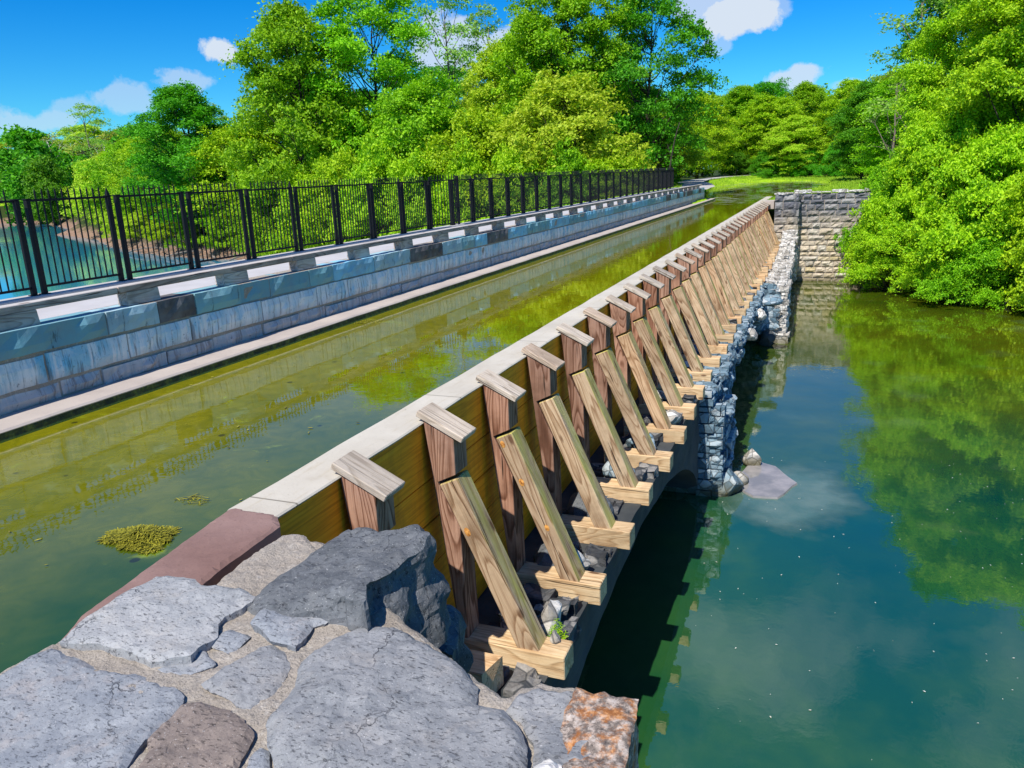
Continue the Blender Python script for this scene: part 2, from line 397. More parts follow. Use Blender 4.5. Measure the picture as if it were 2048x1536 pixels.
M['rubble'] = rubble_mat(c=((.07, .11, .14), (.15, .23, .28), (.26, .35, .40), (.52, .54, .53)))
M['rubble_dark'] = rubble_mat('dark_rubble_fill', ((.04, .042, .045), (.09, .09, .09), (.16, .155, .15), (.38, .35, .31)))
M['rubble_pale'] = rubble_mat('pale_rubble', ((.30, .27, .23), (.50, .46, .40), (.64, .60, .54), (.78, .74, .68)))
M['barrel'] = concrete_mat('grey_barrel_stone', (.20, .20, .18), (.14, .14, .13), .4, (.09, .09, .08))  # plain grey stone for the trough and pier bodies

def iron_mat():
    m = Mat('black_painted_iron', .6, .2)
    c = m.mix(m.step(m.noise(m.vec('World'), 25, 5, .7), .6, .75), (.010, .010, .012), (.025, .022, .02))
    m.col(c); return m.m
M['iron'] = iron_mat()

def bark_mat(name, a, b):
    m = Mat(name, .95, .1)
    n = m.noise(m.vec('Object', (6, 6, 1.2), rnd_off=9), 2, 6, .7)
    m.col(m.ramp(n, [(.35, a), (.65, b)])); m.bump(n, .6, .05)
    return m.m
M['bark'] = bark_mat('dark_bark', (.028, .022, .018), (.09, .075, .06))
M['bark_pale'] = bark_mat('pale_sycamore_bark', (.42, .38, .33), (.70, .66, .60))
M['bark_grey'] = bark_mat('grey_bark', (.14, .11, .09), (.28, .23, .19))

def leaf_mat(name, a, b, c, trans=.35):
    m = Mat(name, .55, .25)
    rp = m.gm.outputs['Random Per Island']
    col = m.ramp(rp, [(0, a), (.45, b), (1, c)])
    big = m.noise(m.vec('Object', (1, 1, 1), rnd_off=30), .45, 3, .5)
    col = m.mix(m.math('MULTIPLY', m.step(big, .4, .65), .5), col, c)
    hv = m.N('ShaderNodeHueSaturation'); m.L(col, hv.inputs['Color'])
    m.L(m.math('ADD', m.math('MULTIPLY', m.oi.outputs['Random'], .03), .485), hv.inputs['Hue'])
    m.L(m.math('ADD', m.math('MULTIPLY', m.oi.outputs['Random'], .3), .85), hv.inputs['Value'])
    m.col(hv.outputs[0])
    tr = m.N('ShaderNodeBsdfTranslucent'); 
    tcol = m.mix(1.0, hv.outputs[0], (1.25, 1.3, .5, 1), 'MULTIPLY'); m.L(tcol, tr.inputs[0])
    ms = m.N('ShaderNodeMixShader'); ms.inputs[0].default_value = trans
    m.L(m.b.outputs[0], ms.inputs[1]); m.L(tr.outputs[0], ms.inputs[2]); m.L(ms.outputs[0], m.out.inputs[0])
    return m.m
M['leaf_bright'] = leaf_mat('bright_spring_leaves', (.11, .29, .003), (.27, .52, .005), (.50, .70, .012), .3)
M['leaf_mid'] = leaf_mat('mid_green_leaves', (.07, .22, .003), (.19, .43, .005), (.36, .62, .010), .32)
M['leaf_deep'] = leaf_mat('deep_green_leaves', (.03, .15, .006), (.075, .28, .008), (.16, .44, .010))
M['leaf_yellow'] = leaf_mat('yellow_green_leaves', (.26, .46, .010), (.40, .62, .018), (.56, .70, .05))
M['leaf_pale'] = leaf_mat('pale_sparse_leaves', (.13, .32, .03), (.24, .48, .05), (.40, .56, .12))
M['leaf_far'] = leaf_mat('far_hill_leaves', (.16, .30, .02), (.28, .42, .03), (.46, .46, .08))

def ground_mat():
    m = Mat('bank_earth_and_turf', .95, .1)
    v = m.vec('World')
    x, y, z = m.sepz(v)
    g = m.noise(v, .35, 8, .7); f = m.noise(v, 6, 6, .75)
    grass = m.ramp(m.math('ADD', m.math('MULTIPLY', g, .6), m.math('MULTIPLY', f, .4)), [(.35, (.16, .32, .010)), (.5, (.30, .50, .014)), (.65, (.48, .62, .04))])
    dirt = m.ramp(f, [(.3, (.09, .05, .032)), (.5, (.26, .16, .105)), (.7, (.42, .28, .19))])
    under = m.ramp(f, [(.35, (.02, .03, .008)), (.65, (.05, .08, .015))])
    zn = m.math('ADD', z, m.math('MULTIPLY', m.noise(v, .6, 5, .6), 2.4))
    c = m.mix(m.step(zn, -5.9, -4.9), dirt, under)
    c = m.mix(m.step(m.math('ADD', z, m.math('MULTIPLY', f, .3)), -3.0, -2.55), c, grass)
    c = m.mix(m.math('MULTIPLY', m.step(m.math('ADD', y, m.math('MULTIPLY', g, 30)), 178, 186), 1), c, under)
    m.col(c); m.bump(f, .8, .08)
    return m.m
M['ground'] = ground_mat()
def gravel_mat():
    m = Mat('pale_gravel_path', .95, .1)
    v = m.vec('World'); f = m.noise(v, 30, 4, .7); g = m.noise(v, .8, 6, .6)
    m.col(m.mix(m.step(g, .5, .75), m.ramp(f, [(.3, (.34, .31, .30)), (.7, (.56, .53, .52))]), (.26, .25, .17))); m.bump(f, .5, .02)
    return m.m
M['gravel'] = gravel_mat()

def water_mat(name, fn, ripple, rs=(1, 1, 1), rough=.015, ior=1.45):
    m = Mat(name, rough, .5)
    m.b.inputs['IOR'].default_value = ior
    fn(m)
    v = m.vec('World', rs)
    n1 = m.noise(v, 1.6, 4, .55, .3); n2 = m.noise(v, 7.0, 3, .5)
    ptch = m.step(m.noise(m.vec('World'), .12, 3, .5), .35, .65)
    h = m.math('ADD', n1, m.math('MULTIPLY', n2, .22))
    h = m.math('MULTIPLY', h, m.math('ADD', m.math('MULTIPLY', ptch, .7), .3))
    m.bump(h, ripple, .1)
    return m

# ------------------------------------------------------------------ water and ground
ZC, ZT = -7.8, -2.63                      # creek level, canal level
def creek_colour(m):
    v = m.vec('World'); x, y, z = m.sepz(v)
    n = m.noise(v, .16, 5, .6)
    deep = m.ramp(n, [(.3, (.001, .046, .034)), (.55, (.009, .070, .026)), (.75, (.045, .12, .012))])
    far = m.ramp(n, [(.3, (.028, .060, .003)), (.7, (.095, .105, .004))])  # olive tone paints the bank trees' reflection into the water colour
    c = m.mix(m.step(m.math('ADD', y, m.math('MULTIPLY', n, 10)), 22, 38), deep, far)
    # pale silt shoals
    c = m.mix(m.math('MULTIPLY', m.step(m.noise(v, .5, 4, .5), .60, .75), .35), c, (.10, .15, .07))
    c = m.mix(m.math('MULTIPLY', m.step(m.math('ADD', y, m.math('MULTIPLY', n, 8)), 21, 12), .75), c, m.mix(m.step(m.noise(v, .35, 5, .6), .4, .6), (.010, .075, .018), (.040, .115, .012)))
    c = m.mix(m.step(x, -30, -60), c, (.030, .22, .34))  # river on the left painted blue, sky reflection put into its colour
    m.col(c)
water = water_mat('creek_water', creek_colour, .055, (1, 1, 1), .008, 2.4)
def canal_colour(m):
    v = m.vec('World'); x, y, z = m.sepz(v)
    n = m.noise(v, .45, 5, .6); f = m.noise(v, 3.5, 7, .72, 1.0)
    near = m.ramp(n, [(.3, (.014, .055, .005)), (.7, (.045, .090, .008))])
    olive = m.ramp(f, [(.35, (.135, .135, .002)), (.65, (.22, .20, .003))])
    k = m.math('ADD', m.math('MULTIPLY', x, -.30), m.math('ADD', m.math('MULTIPLY', y, .07), m.math('MULTIPLY', n, 1.2)))
    c = m.mix(m.step(k, 1.9, 3.2), near, olive)
    # clumps of bright algae just under the surface
    al = m.math('MULTIPLY', m.step(m.noise(v, 1.7, 8, .68, .8), .60, .70), m.step(f, .45, .6))
    c = m.mix(m.math('MULTIPLY', al, .75), c, (.26, .33, .010))
    dk = m.step(m.voro(v, 1.6), .07, .05)
    c = m.mix(m.math('MULTIPLY', dk, .8), c, (.02, .02, .006))
    m.col(c)
canalw = water_mat('canal_water', canal_colour, .035, (1, 1, 1), .01, 1.7)
M['creek'] = water.m; M['canal'] = canalw.m

mb = MB(); mb.add([(-1500, -60, ZC), (300, -60, ZC), (300, 1500, ZC), (-1500, 1500, ZC)], [(0, 1, 2, 3)])
tag(mb.build('creek_water', M['creek']), kind='structure')

# canal outline: trough, then a basin that widens and bends beyond the aqueduct
canal_poly = [(-8.3, -9), (-1.0, -9), (-3.55, 1.0), (-3.62, 3.0), (-4.1, 4.3), (-4.15, 56), (-3.2, 66), (-2.4, 76), (-.2, 88), (1.0, 100), (.3, 114), (-2.0, 128), (-6, 138),
              (-9.6, 139), (-12.6, 128), (-13.9, 114), (-13.4, 100), (-11.4, 84), (-9.6, 72), (-8.9, 67), (-8.3, 65)]
def tri_poly(poly, z, step_=None):
    vs = [Vector(p) for p in poly]
    n = len(vs)
    r = delaunay_2d_cdt(vs, [(i, (i + 1) % n) for i in range(n)], [list(range(n))], 1, 1e-5)
    return [(p.x, p.y, z) for p in r[0]], [tuple(f) for f in r[2]]
mb = MB(); mb.add(*tri_poly(canal_poly, ZT)); tag(mb.build('canal_water', M['canal']), kind='structure')

def seg_dist(P, poly, closed=True):
    """distance of points P (n,2) to a polygon's outline and whether each is inside"""
    A = np.array(poly, float); B = np.roll(A, -1, 0)
    if not closed: A, B = A[:-1], B[:-1]
    d = np.full(len(P), 1e9); ins = np.zeros(len(P), bool)
    for a, b in zip(A, B):
        ab = b - a; t = np.clip(((P - a) @ ab) / (ab @ ab), 0, 1)
        d = np.minimum(d, np.hypot(*(P - (a + t[:, None] * ab)).T))
        if closed:
            c = ((a[1] > P[:, 1]) != (b[1] > P[:, 1]))
            with np.errstate(divide='ignore', invalid='ignore'):
                xi = (b[0] - a[0]) * (P[:, 1] - a[1]) / (b[1] - a[1]) + a[0]
            ins ^= c & (P[:, 0] < xi)
    return d, ins
LAND = [(-12, 56.6), (-3.2, 57.2), (-1.4, 58.2), (3.6, 58.2), (3.9, 54.2), (8.2, 48.7), (16, 43.5), (30, 37), (60, 28), (140, 0), (1400, -100), (1400, 1500), (-1400, 1500), (-1400, 100),
        (-420, 60), (-235, 138), (-212, 162), (-150, 122), (-139, 109), (-114, 96), (-90, 79), (-72, 70), (-60, 67), (-30, 59)]
def sfract(x, y, s, seed=0.0):
    return noise.fractal(Vector((x * s, y * s, seed)), 1.0, 2.0, 5)
def land_z(x, y, d=None, ins=None):
    x = np.atleast_1d(np.asarray(x, float)); y = np.atleast_1d(np.asarray(y, float))
    P = np.stack([x, y], 1)
    d, ins = seg_dist(P, LAND); dc, ic = seg_dist(P, canal_poly)
    nn = np.array([sfract(a, b, .11) for a, b in P]); nf = np.array([sfract(a, b, .6, 3.) for a, b in P])
    t = np.clip(d / 11.0, 0, 1); t = t * t * (3 - 2 * t)
    top = -2.45 + .25 * nn
    h = -7.9 + (top + 7.9) * t + .22 * nf * (t + .15)
    h = np.where(d < 2.5, h - .1 + .3 * nf, h)
    # far left hill and rise under the far trees
    hill = 17 * np.exp(-(((x + 390) / 120) ** 2 + ((y - 330) / 90) ** 2))
    h = h + np.where(ins, hill, 0)
    # steep made banks by the aqueduct: level with the towpath and the canal
    near = np.clip(1 - np.maximum(np.abs(x + 5) - 9, 0) / 6, 0, 1) * (y > 56)
    h = np.where(near > 0, np.maximum(h, -7.9 + 5.45 * np.clip((y - 56.6) / .8, 0, 1) * near), h)
    # towpath ridge left of the canal basin
    pth, _ = seg_dist(P, PATH, False)
    h = np.where((y > 60) & (pth < 4.5), np.maximum(h, -1.75 - .12 * np.maximum(pth - 1.4, 0)), h)
    h = np.where(ic, np.minimum(h, -2.72 - .25 * np.minimum(dc, 2)), np.where((dc < 2) & (y > 58), np.minimum(h, -2.66 + .55 * dc + .05 * nf) , h))
    h = np.where(ins, h, -8.6 - .2 * np.minimum(d, 4))
    return h
PATH = [(-10.2, 64), (-10.8, 74), (-12.6, 86), (-15.4, 100), (-16.8, 116), (-16.2, 132), (-14.2, 150), (-10, 170), (-5, 190)]
def grid_axis(lo, hi, f):
    out = [lo]
    while out[-1] < hi: out.append(out[-1] + f(out[-1]))
    return np.array(out)
gx = grid_axis(-1400, 1400, lambda v: max(.7, .05 * abs(v + 6)) if abs(v + 6) > 16 else .7)
gy = grid_axis(-60, 1500, lambda v: (.8 if 52 < v < 80 else 1.1 + max(0, (v - 80) * .02)) if v > 30 else 4)
GX, GY = np.meshgrid(gx, gy)
GZ = land_z(GX.ravel(), GY.ravel())
V = np.stack([GX.ravel(), GY.ravel(), GZ], 1)
nx, ny = len(gx), len(gy)
I = np.arange(nx * ny).reshape(ny, nx)
F = np.stack([I[:-1, :-1].ravel(), I[:-1, 1:].ravel(), I[1:, 1:].ravel(), I[1:, :-1].ravel()], 1)
# nothing of the ground under the aqueduct itself
tag(mesh_np('ground', V, F, M['ground'], smooth=True), kind='structure')

def ribbon(name, pts, half, mat, lift=.03, zf=None):
    # densify, then lay over the ground
    P = [Vector(p) for p in pts]; D = []
    for a, b in zip(P[:-1], P[1:]):
        n = max(2, int((b - a).length / 1.0)); D += [a.lerp(b, i / n) for i in range(n)]
    D.append(P[-1]); vs = []; fs = []
    for i, p in enumerate(D):
        t = (D[min(i + 1, len(D) - 1)] - D[max(i - 1, 0)]).normalized(); nrm = Vector((-t.y, t.x))
        for k in (-1, -.5, 0, .5, 1):
            q = p + nrm * (half * k * (1 + .08 * noise.noise(Vector((i * .3, k, 0)))))
            vs.append((q.x, q.y, 0))
    A = np.array(vs); Z = land_z(A[:, 0], A[:, 1])
    Z = np.array([max(Z[i - i % 5:i - i % 5 + 5]) for i in range(len(Z))])
    if zf: Z = np.array([zf(x, y, z) for (x, y, _), z in zip(vs, Z)])
    vs = [(a[0], a[1], z + lift) for a, z in zip(A, Z)]
    for i in range(len(D) - 1):
        for k in range(4): b = i * 5 + k; fs.append((b, b + 1, b + 6, b + 5))
    mb = MB(); mb.add(vs, fs); o = mb.build(name, mat, smooth=True); tag(o, kind='structure'); return o
ribbon('path', PATH, 1.6, M['gravel'], zf=lambda x, y, z: max(z, -1.72) if y < 150 else z)

# ------------------------------------------------------------------ aqueduct body
aq = empty('stone_aqueduct', (-6.5, 18, ZC))
tag(aq, 'long stone canal aqueduct on arches with broken rubble side, crossing the green creek', 'aqueduct')
AQ = Vector((-6.5, 18, ZC))
def rel(o, base):                       # give a part built in world space its parent's frame
    o.location = o.location - Vector(base); return o
XW = -3.74                              # outer face of the plank wall
SPR, CROWN, TOP = -8.4, -5.62, -5.17
ARCH = [(11.3, 6.9), (28.6, 7.8), (46.9, 7.8)]
def arch_z(y):
    for c_, h_ in ARCH:
        if abs(y - c_) < h_: return SPR + (CROWN - SPR) * math.sqrt(max(0, 1 - ((y - c_) / h_) ** 2))
    return SPR - .3
def face_x(y, z):
    v = Vector((0, y, z))
    if y < 17.9:
        return -2.42 + .035 * noise.fractal(Vector((0, y * .9, z * 2)), 1, 2, 5)
    base = -2.34 if y < 36.0 else -1.52
    if 18.0 < y < 20.8: base += .10
    if 36.2 < y < 39.2: base = -1.40
    c1 = noise.cell(Vector((7, y * 1.9 + .35 * noise.noise(v * 2), z * 3.1)))
    c2 = noise.cell(Vector((3, y * 4.1, z * 5.3)))
    r = (c1 - .5) * .34 + (c2 - .5) * .20 + .16 * noise.fractal(v * 2.6, 1, 2, 5)
    if y > 36: r *= .42
    return base + r
def spandrel(y0, y1, step_, name, mat, ztop):
    ys = np.arange(y0, y1 + step_ / 2, step_); nk = int((TOP - SPR) / step_) + 1
    vs = []; fs = []
    for y in ys:
        zb = max(arch_z(y), SPR - .3); zt = ztop(y)
        for k in range(nk + 1):
            z = zt + (zb - zt) * k / nk
            vs.append((face_x(y, z), y + (.06 * noise.noise(Vector((y * 4, z * 4, 1))) if y > 18 else 0), z))
    for i in range(len(ys) - 1):
        for k in range(nk):
            b = i * (nk + 1) + k; fs.append((b, b + 1, b + nk + 2, b + nk + 1))
    # top: from the broken edge in to the plank wall
    b0 = len(vs)
    m_ = 8
    for y in ys:
        xf = face_x(y, ztop(y))
        for k in range(m_ + 1):
            x = xf + (XW - .1 - xf) * k / m_
            zz = ztop(y) + (0 if k == 0 else (.03 if y < 18 else .09) * noise.fractal(Vector((x * 2.5, y * 2.5, 0)), 1, 2, 4))
            vs.append((x, y + (.06 * noise.noise(Vector((y * 4, zz * 4, 1))) if y > 18 and k == 0 else 0), zz))
    for i in range(len(ys) - 1):
        for k in range(m_):
            b = b0 + i * (m_ + 1) + k; fs.append((b, b + m_ + 1, b + m_ + 2, b + 1))
    # barrel underside
    b0 = len(vs)
    for y in ys:
        zb = arch_z(y); vs.append((face_x(y, zb), y + (.06 * noise.noise(Vector((y * 4, zb * 4, 1))) if y > 18 else 0), zb)); vs.append((-12.2, y, zb))
    for i in range(len(ys) - 1):
        b = b0 + 2 * i; fs.append((b, b + 1, b + 3, b + 2))
    mb = MB(); mb.add(vs, fs)
    o = mb.build(name, mat, aq); rel(o, AQ); return o
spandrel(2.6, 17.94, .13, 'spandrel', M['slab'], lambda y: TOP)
spandrel(17.9, 36.06, .075, 'broken_spandrel', M['rubble'], lambda y: TOP + .05)['label'] = 'broken blue grey rubble side over the middle arch'
spandrel(36.0, 54.6, .09, 'far_spandrel', M['rubble_pale'], lambda y: TOP - .2)['label'] = 'pale rubble ledge beside the far pier'
# masonry as separate rock-faced blocks
def block_wall(mb, org, du, length, courses, lens, depth, normal, pillow=.05, rough=.03, gap=.018, seed=0, div=5, zjit=.0, keep=None, scatter=0.0):
    """org: start, du: unit along the wall, normal: outward; courses: list of (z0, z1)"""
    rr = random.Random(seed); du = Vector(du); nm = Vector(normal)
    for (z0, z1) in courses:
        s = -rr.uniform(0, lens[0])
        while s < length:
            L_ = rr.uniform(*lens); a, b = max(0, s) + gap / 2, min(length, s + L_) - gap / 2; s += L_
            if b - a < .06: continue
            pc = Vector(org) + du * ((a + b) / 2)
            if keep is not None and not keep(pc, z0, z1): continue
            out = rr.uniform(-.25, .6) * pillow + rr.uniform(-scatter, scatter); za, zb = z0 + gap / 2 + rr.uniform(0, zjit), z1 - gap / 2 - rr.uniform(0, zjit)
            nu, nv = max(2, int((b - a) / .16) + 1), max(2, int((zb - za) / .14) + 1)
            nu, nv = min(nu, div * 2), min(nv, div); base = len(mb.v)
            vs = []
            for j in range(nv + 1):
                for i in range(nu + 1):
                    u, v = i / nu, j / nv
                    edge = min(u, 1 - u, v, 1 - v)
                    p = Vector(org) + du * (a + (b - a) * u); p.z = za + (zb - za) * v
                    k = noise.fractal(p * 3.3 + Vector((seed, 0, 0)), 1, 2, 5)
                    h = out + (0 if edge < 1e-6 else pillow * .55 + rough * k * 1.6)
                    if edge < 1e-6: p += du * (.01 * noise.noise(p * 9)) ; p.z += .01 * noise.noise(p * 11)
                    vs.append(p + nm * h)
            fs = []
            W = nu + 1
            for j in range(nv):
                for i in range(nu): q = j * W + i; fs.append((q, q + 1, q + W + 1, q + W))
            ring = [i for i in range(W)] + [j * W + nu for j in range(1, nv + 1)] + [nv * W + i for i in range(nu - 1, -1, -1)] + [j * W for j in range(nv - 1, 0, -1)]
            bk = len(vs)
            for r_ in ring: vs.append(vs[r_] - nm * depth)
            n = len(ring)
            for q in range(n): fs.append((ring[(q + 1) % n], ring[q], bk + q, bk + (q + 1) % n))
            mb.add(vs, fs)

def rough_box(mb, x0, x1, y0, y1, z0, z1, s=.12, amp=.08, seed=0.):
    bm = bmesh.new(); bmesh.ops.create_cube(bm, size=1)
    for v in bm.verts: v.co = Vector(((x0 + x1) / 2 + v.co.x * (x1 - x0), (y0 + y1) / 2 + v.co.y * (y1 - y0), (z0 + z1) / 2 + v.co.z * (z1 - z0)))
    cuts = max(1, int(max(x1 - x0, y1 - y0, z1 - z0) / s))
    bmesh.ops.subdivide_edges(bm, edges=[e for e in bm.edges], cuts=min(cuts, 14), use_grid_fill=True)
    bm.normal_update()
    C_ = Vector(((x0 + x1) / 2, (y0 + y1) / 2, (z0 + z1) / 2))
    for v in bm.verts:
        q = v.co * 1.0 + Vector((seed, seed * .7, 0))
        c1 = noise.cell(Vector((q.x * 2.2, q.y * 2.2, q.z * 3.6))) - .5
        v.co += v.normal * (amp * (c1 + .9 * noise.fractal(q * 3.2, 1, 2, 5)))
    bm.verts.index_update()
    mb.add([v.co.copy() for v in bm.verts], [tuple(v.index for v in f.verts) for f in bm.faces]); bm.free()

def courses(z0, z1, lo, hi, seed):
    rr = random.Random(seed); out = []; z = z0
    while z < z1 - .05:
        h = min(rr.uniform(lo, hi), z1 - z)
        if z1 - z - h < .1: h = z1 - z
        out.append((z, z + h)); z += h
    return out
over_arch = lambda p, za, zb: za > arch_z(p.y) - .06
mb = MB(); block_wall(mb, (-2.16, 17.95, 0), (0, 1, 0), 18.2, courses(-8.4, TOP + .05, .13, .30, 5), (.22, .75), .35, (1, 0, 0), .06, .07, .02, 61, 4, .02, over_arch, .10)
rel(mb.build('broken_stonework', M['rubble'], aq), AQ)
mb = MB(); block_wall(mb, (-1.34, 36.2, 0), (0, 1, 0), 18.4, courses(-8.4, TOP - .03, .14, .32, 6), (.3, .9), .35, (1, 0, 0), .05, .05, .02, 62, 4, .02, over_arch, .05)
rr = random.Random(12)
for i in range(17):
    y = 36.35 + i * 1.08; zt = TOP - .1 + (0 if i < 9 else (i - 8) * .14) + rr.uniform(-.05, .06)
    rough_box(mb, -2.28, -1.30 + rr.uniform(-.1, .06), y, y + 1.12, zt - .35, zt, .10, .045, i * 3.)
    if rr.random() < .75: rough_box(mb, -2.1 + rr.uniform(0, .3), -1.55 + rr.uniform(-.1, .12), y + rr.uniform(0, .3), y + rr.uniform(.6, 1.0), zt - .02, zt + rr.uniform(.08, .2), .08, .035, i * 5.)
rel(mb.build('broken_stonework', M['rubble_pale'], aq), AQ)
mb = MB()
block_wall(mb, (-2.9, 18.05, 0), (1, 0, 0), 1.05, courses(-8.5, -5.5, .16, .34, 7), (.25, .6), .4, (0, -1, 0), .06, .06, .02, 63, 4, .02, None, .06)
block_wall(mb, (-1.88, 18.05, 0), (0, 1, 0), 2.6, courses(-8.5, -5.9, .16, .34, 8), (.25, .7), .4, (1, 0, 0), .06, .06, .02, 64, 4, .02, None, .07)
rough_box(mb, -2.85, -2.05, 18.25, 20.5, -8.6, -5.7, .14, .05, 3.)
rel(mb.build('pier', M['rubble'], aq), AQ)
mb = MB()
block_wall(mb, (-2.5, 36.15, 0), (1, 0, 0), 1.32, courses(-8.5, -5.3, .18, .40, 9), (.35, .8), .4, (0, -1, 0), .06, .05, .02, 65, 5, .02, None, .05)
block_wall(mb, (-1.19, 36.15, 0), (0, 1, 0), 3.0, courses(-8.5, -5.3, .18, .40, 10), (.35, .9), .4, (1, 0, 0), .06, .05, .02, 66, 5, .02, None, .04)
rough_box(mb, -2.45, -1.4, 36.4, 39.0, -8.6, -5.25, .14, .06, 5.)
rough_box(mb, -2.3, -1.05, 35.95, 36.9, -8.6, -7.4, .10, .07, 12.)
rel(mb.build('pier', M['rubble_pale'], aq), AQ)
# trough bottom, inner body and the towpath side, down to the creek
mb = MB()
mb.box(-12.1, XW - .16, -8, 68.6, -5.75, ZT - .5)
mb.box(-12.1, -8.86, -8, 68.6, ZT - .498, -2.54)
for (a, b) in ((-8, 4.35), (18.25, 20.75), (36.45, 39.05), (54.75, 68.6)): mb.box(-12.15, -2.75, a, b, -9.6, -5.76)
rel(mb.build('arch_body', M['barrel'], aq), AQ)
mb = MB(); rr = random.Random(90)
for i in range(33):
    yb = 5.34 + 1.53 * i
    for q in range(9 if i < 14 else 5):
        cx_, cy_ = rr.uniform(-3.35, -2.55), yb + rr.uniform(.24, 1.28); sx_, sy_, sz_ = rr.uniform(.10, .24), rr.uniform(.10, .24), rr.uniform(.05, .2)
        rough_box(mb, cx_ - sx_, cx_ + sx_, cy_ - sy_, cy_ + sy_, TOP - .05, TOP + sz_, .09, .06, i * 7. + q)
tag(rel(mb.build('rubble_fill', M['rubble_dark'], aq), AQ), kind='stuff')

# ---- towpath parapet: three courses of dressed stone on the canal side
XP = -8.83; YA, YB = -4.0, 64.6
mb = MB()
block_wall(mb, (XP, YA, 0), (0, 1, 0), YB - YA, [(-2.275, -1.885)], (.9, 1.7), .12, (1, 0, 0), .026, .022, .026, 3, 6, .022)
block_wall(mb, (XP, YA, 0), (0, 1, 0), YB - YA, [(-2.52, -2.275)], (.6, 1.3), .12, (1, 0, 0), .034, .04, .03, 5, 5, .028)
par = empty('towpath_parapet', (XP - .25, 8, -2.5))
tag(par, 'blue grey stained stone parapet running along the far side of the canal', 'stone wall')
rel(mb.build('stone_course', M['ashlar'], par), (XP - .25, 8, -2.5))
mb = MB()
block_wall(mb, (XP, YA, 0), (0, 1, 0), YB - YA, [(-1.885, -1.55)], (.65, 1.75), .44, (1, 0, 0), .028, .028, .018, 11, 5, .012)
o = rel(mb.build('top_course', M['ashlar_top'], par), (XP - .25, 8, -2.5)); o['label'] = 'top course of slate, teal and brown blocks'
mb = MB(); mb.box(XP - .48, XP - .010, YA, YB - .02, -2.53, -1.565)
rel(mb.build('core', M['mortar'], par), (XP - .25, 8, -2.5))
# ---- ledge at the foot of the parapet
lg = MB()
ys = np.arange(YA - 3, YB + 2.8, .35)
vs = []; fs = []
for y in ys:
    e = -8.27 + .022 * noise.fractal(Vector((y * 1.3, 0, 5)), 1, 2, 4); zt = -2.50 + .006 * noise.noise(Vector((y, 3, 0)))
    vs += [(-8.9, y, zt), (e - .03, y, zt), (e, y, zt - .022), (e - .005, y, -2.535)]
for i in range(len(ys) - 1):
    for k in range(3): b = i * 4 + k; fs.append((b, b + 1, b + 5, b + 4))
fs.append((3, 2, 1, 0)); n_ = len(ys) * 4; fs.append((n_ - 4, n_ - 3, n_ - 2, n_ - 1))
lg.add(vs, fs)
le = empty('concrete_ledge', (-8.5, 8, -2.68)); tag(le, 'low pinkish concrete ledge at the waterline along the stone parapet', 'ledge')
rel(lg.build('ledge_top', M['ledge'], le), (-8.5, 8, -2.68))
def wet_mat():
    m = Mat('wet_algae_ledge_face', .5, .5); v = m.vec('World')
    n = m.noise(v, 9, 7, .75)
    c = m.ramp(n, [(.35, (.012, .012, .004)), (.5, (.06, .06, .010)), (.6, (.15, .15, .02)), (.72, (.30, .26, .06))])
    c = m.mix(m.step(m.sepz(v)[2], -2.605, -2.62), c, (.42, .33, .02))
    m.col(c); m.bump(n, .8, .03); return m.m
M['wet'] = wet_mat()
mb = MB(); vs = []; fs = []
for y in ys:
    e = -8.285 + .022 * noise.fractal(Vector((y * 1.3, 0, 5)), 1, 2, 4)
    vs += [(e + .004, y, -2.530 + .012 * noise.noise(Vector((y * 3, 0, 1)))), (e + .012, y, -2.61), (e + .035, y, -2.665), (e + .035, y, -2.9)]
for i in range(len(ys) - 1):
    for k in range(3): b = i * 4 + k; fs.append((b, b + 1, b + 5, b + 4))
mb.add(vs, fs); rel(mb.build('wet_face', M['wet'], le), (-8.5, 8, -2.68))['label'] = 'dark wet algae covered edge'

# ---- towpath slab and curb
mb = MB()
y = YA
k = 0
while y < 66:
    mb.box(-11.14, XP - .485, y + .006, y + 3.0 - .006, -2.5, -1.605 + .004 * (k % 2)); y += 3.0; k += 1
tag(mb.build('towpath', M['towpath']), kind='structure')
mb = MB(); mb.box(-11.5, -11.14, YA, 66, -2.5, -1.52, .02)
mb.box(-12.1, -11.5, YA, 66, -2.5, -1.75)
tag(mb.build('concrete_curb', M['curb']), 'grey concrete curb carrying the black iron fence', 'curb')

# ---- timber guard rail on blocks
rl = empty('timber_guard_rail', (-9.0, 8, -1.6)); tag(rl, 'low weathered timber guard rail raised on blocks atop the stone parapet', 'guard rail')
B0 = (-9.0, 8, -1.6)
y = -3.75; k = 0
rb = None
while y < 64.2:
    L_ = 3.86 if y + 3.86 < 64.4 else 64.3 - y
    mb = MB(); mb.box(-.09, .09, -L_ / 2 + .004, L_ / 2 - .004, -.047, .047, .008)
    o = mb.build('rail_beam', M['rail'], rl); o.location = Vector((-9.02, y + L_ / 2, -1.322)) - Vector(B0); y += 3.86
mb = MB()
prof = [(-.29, -.095), (.29, -.095), (.27, .09), (-.29, .09)]
vs = [(x, a, b) for x in (-.095, .095) for a, b in prof]
mb.add(vs, [(3, 2, 1, 0), (4, 5, 6, 7), (0, 1, 5, 4), (1, 2, 6, 5), (2, 3, 7, 6), (3, 0, 4, 7)])
first = mb.build('rail_block', M['block'], rl)
y = 8.25 - 1.93 * 6
while y < 64.2:
    o = first if y < -3 else link(first.copy(), rl)
    o.location = Vector((-9.02, y, -1.46)) - Vector(B0); y += 1.93

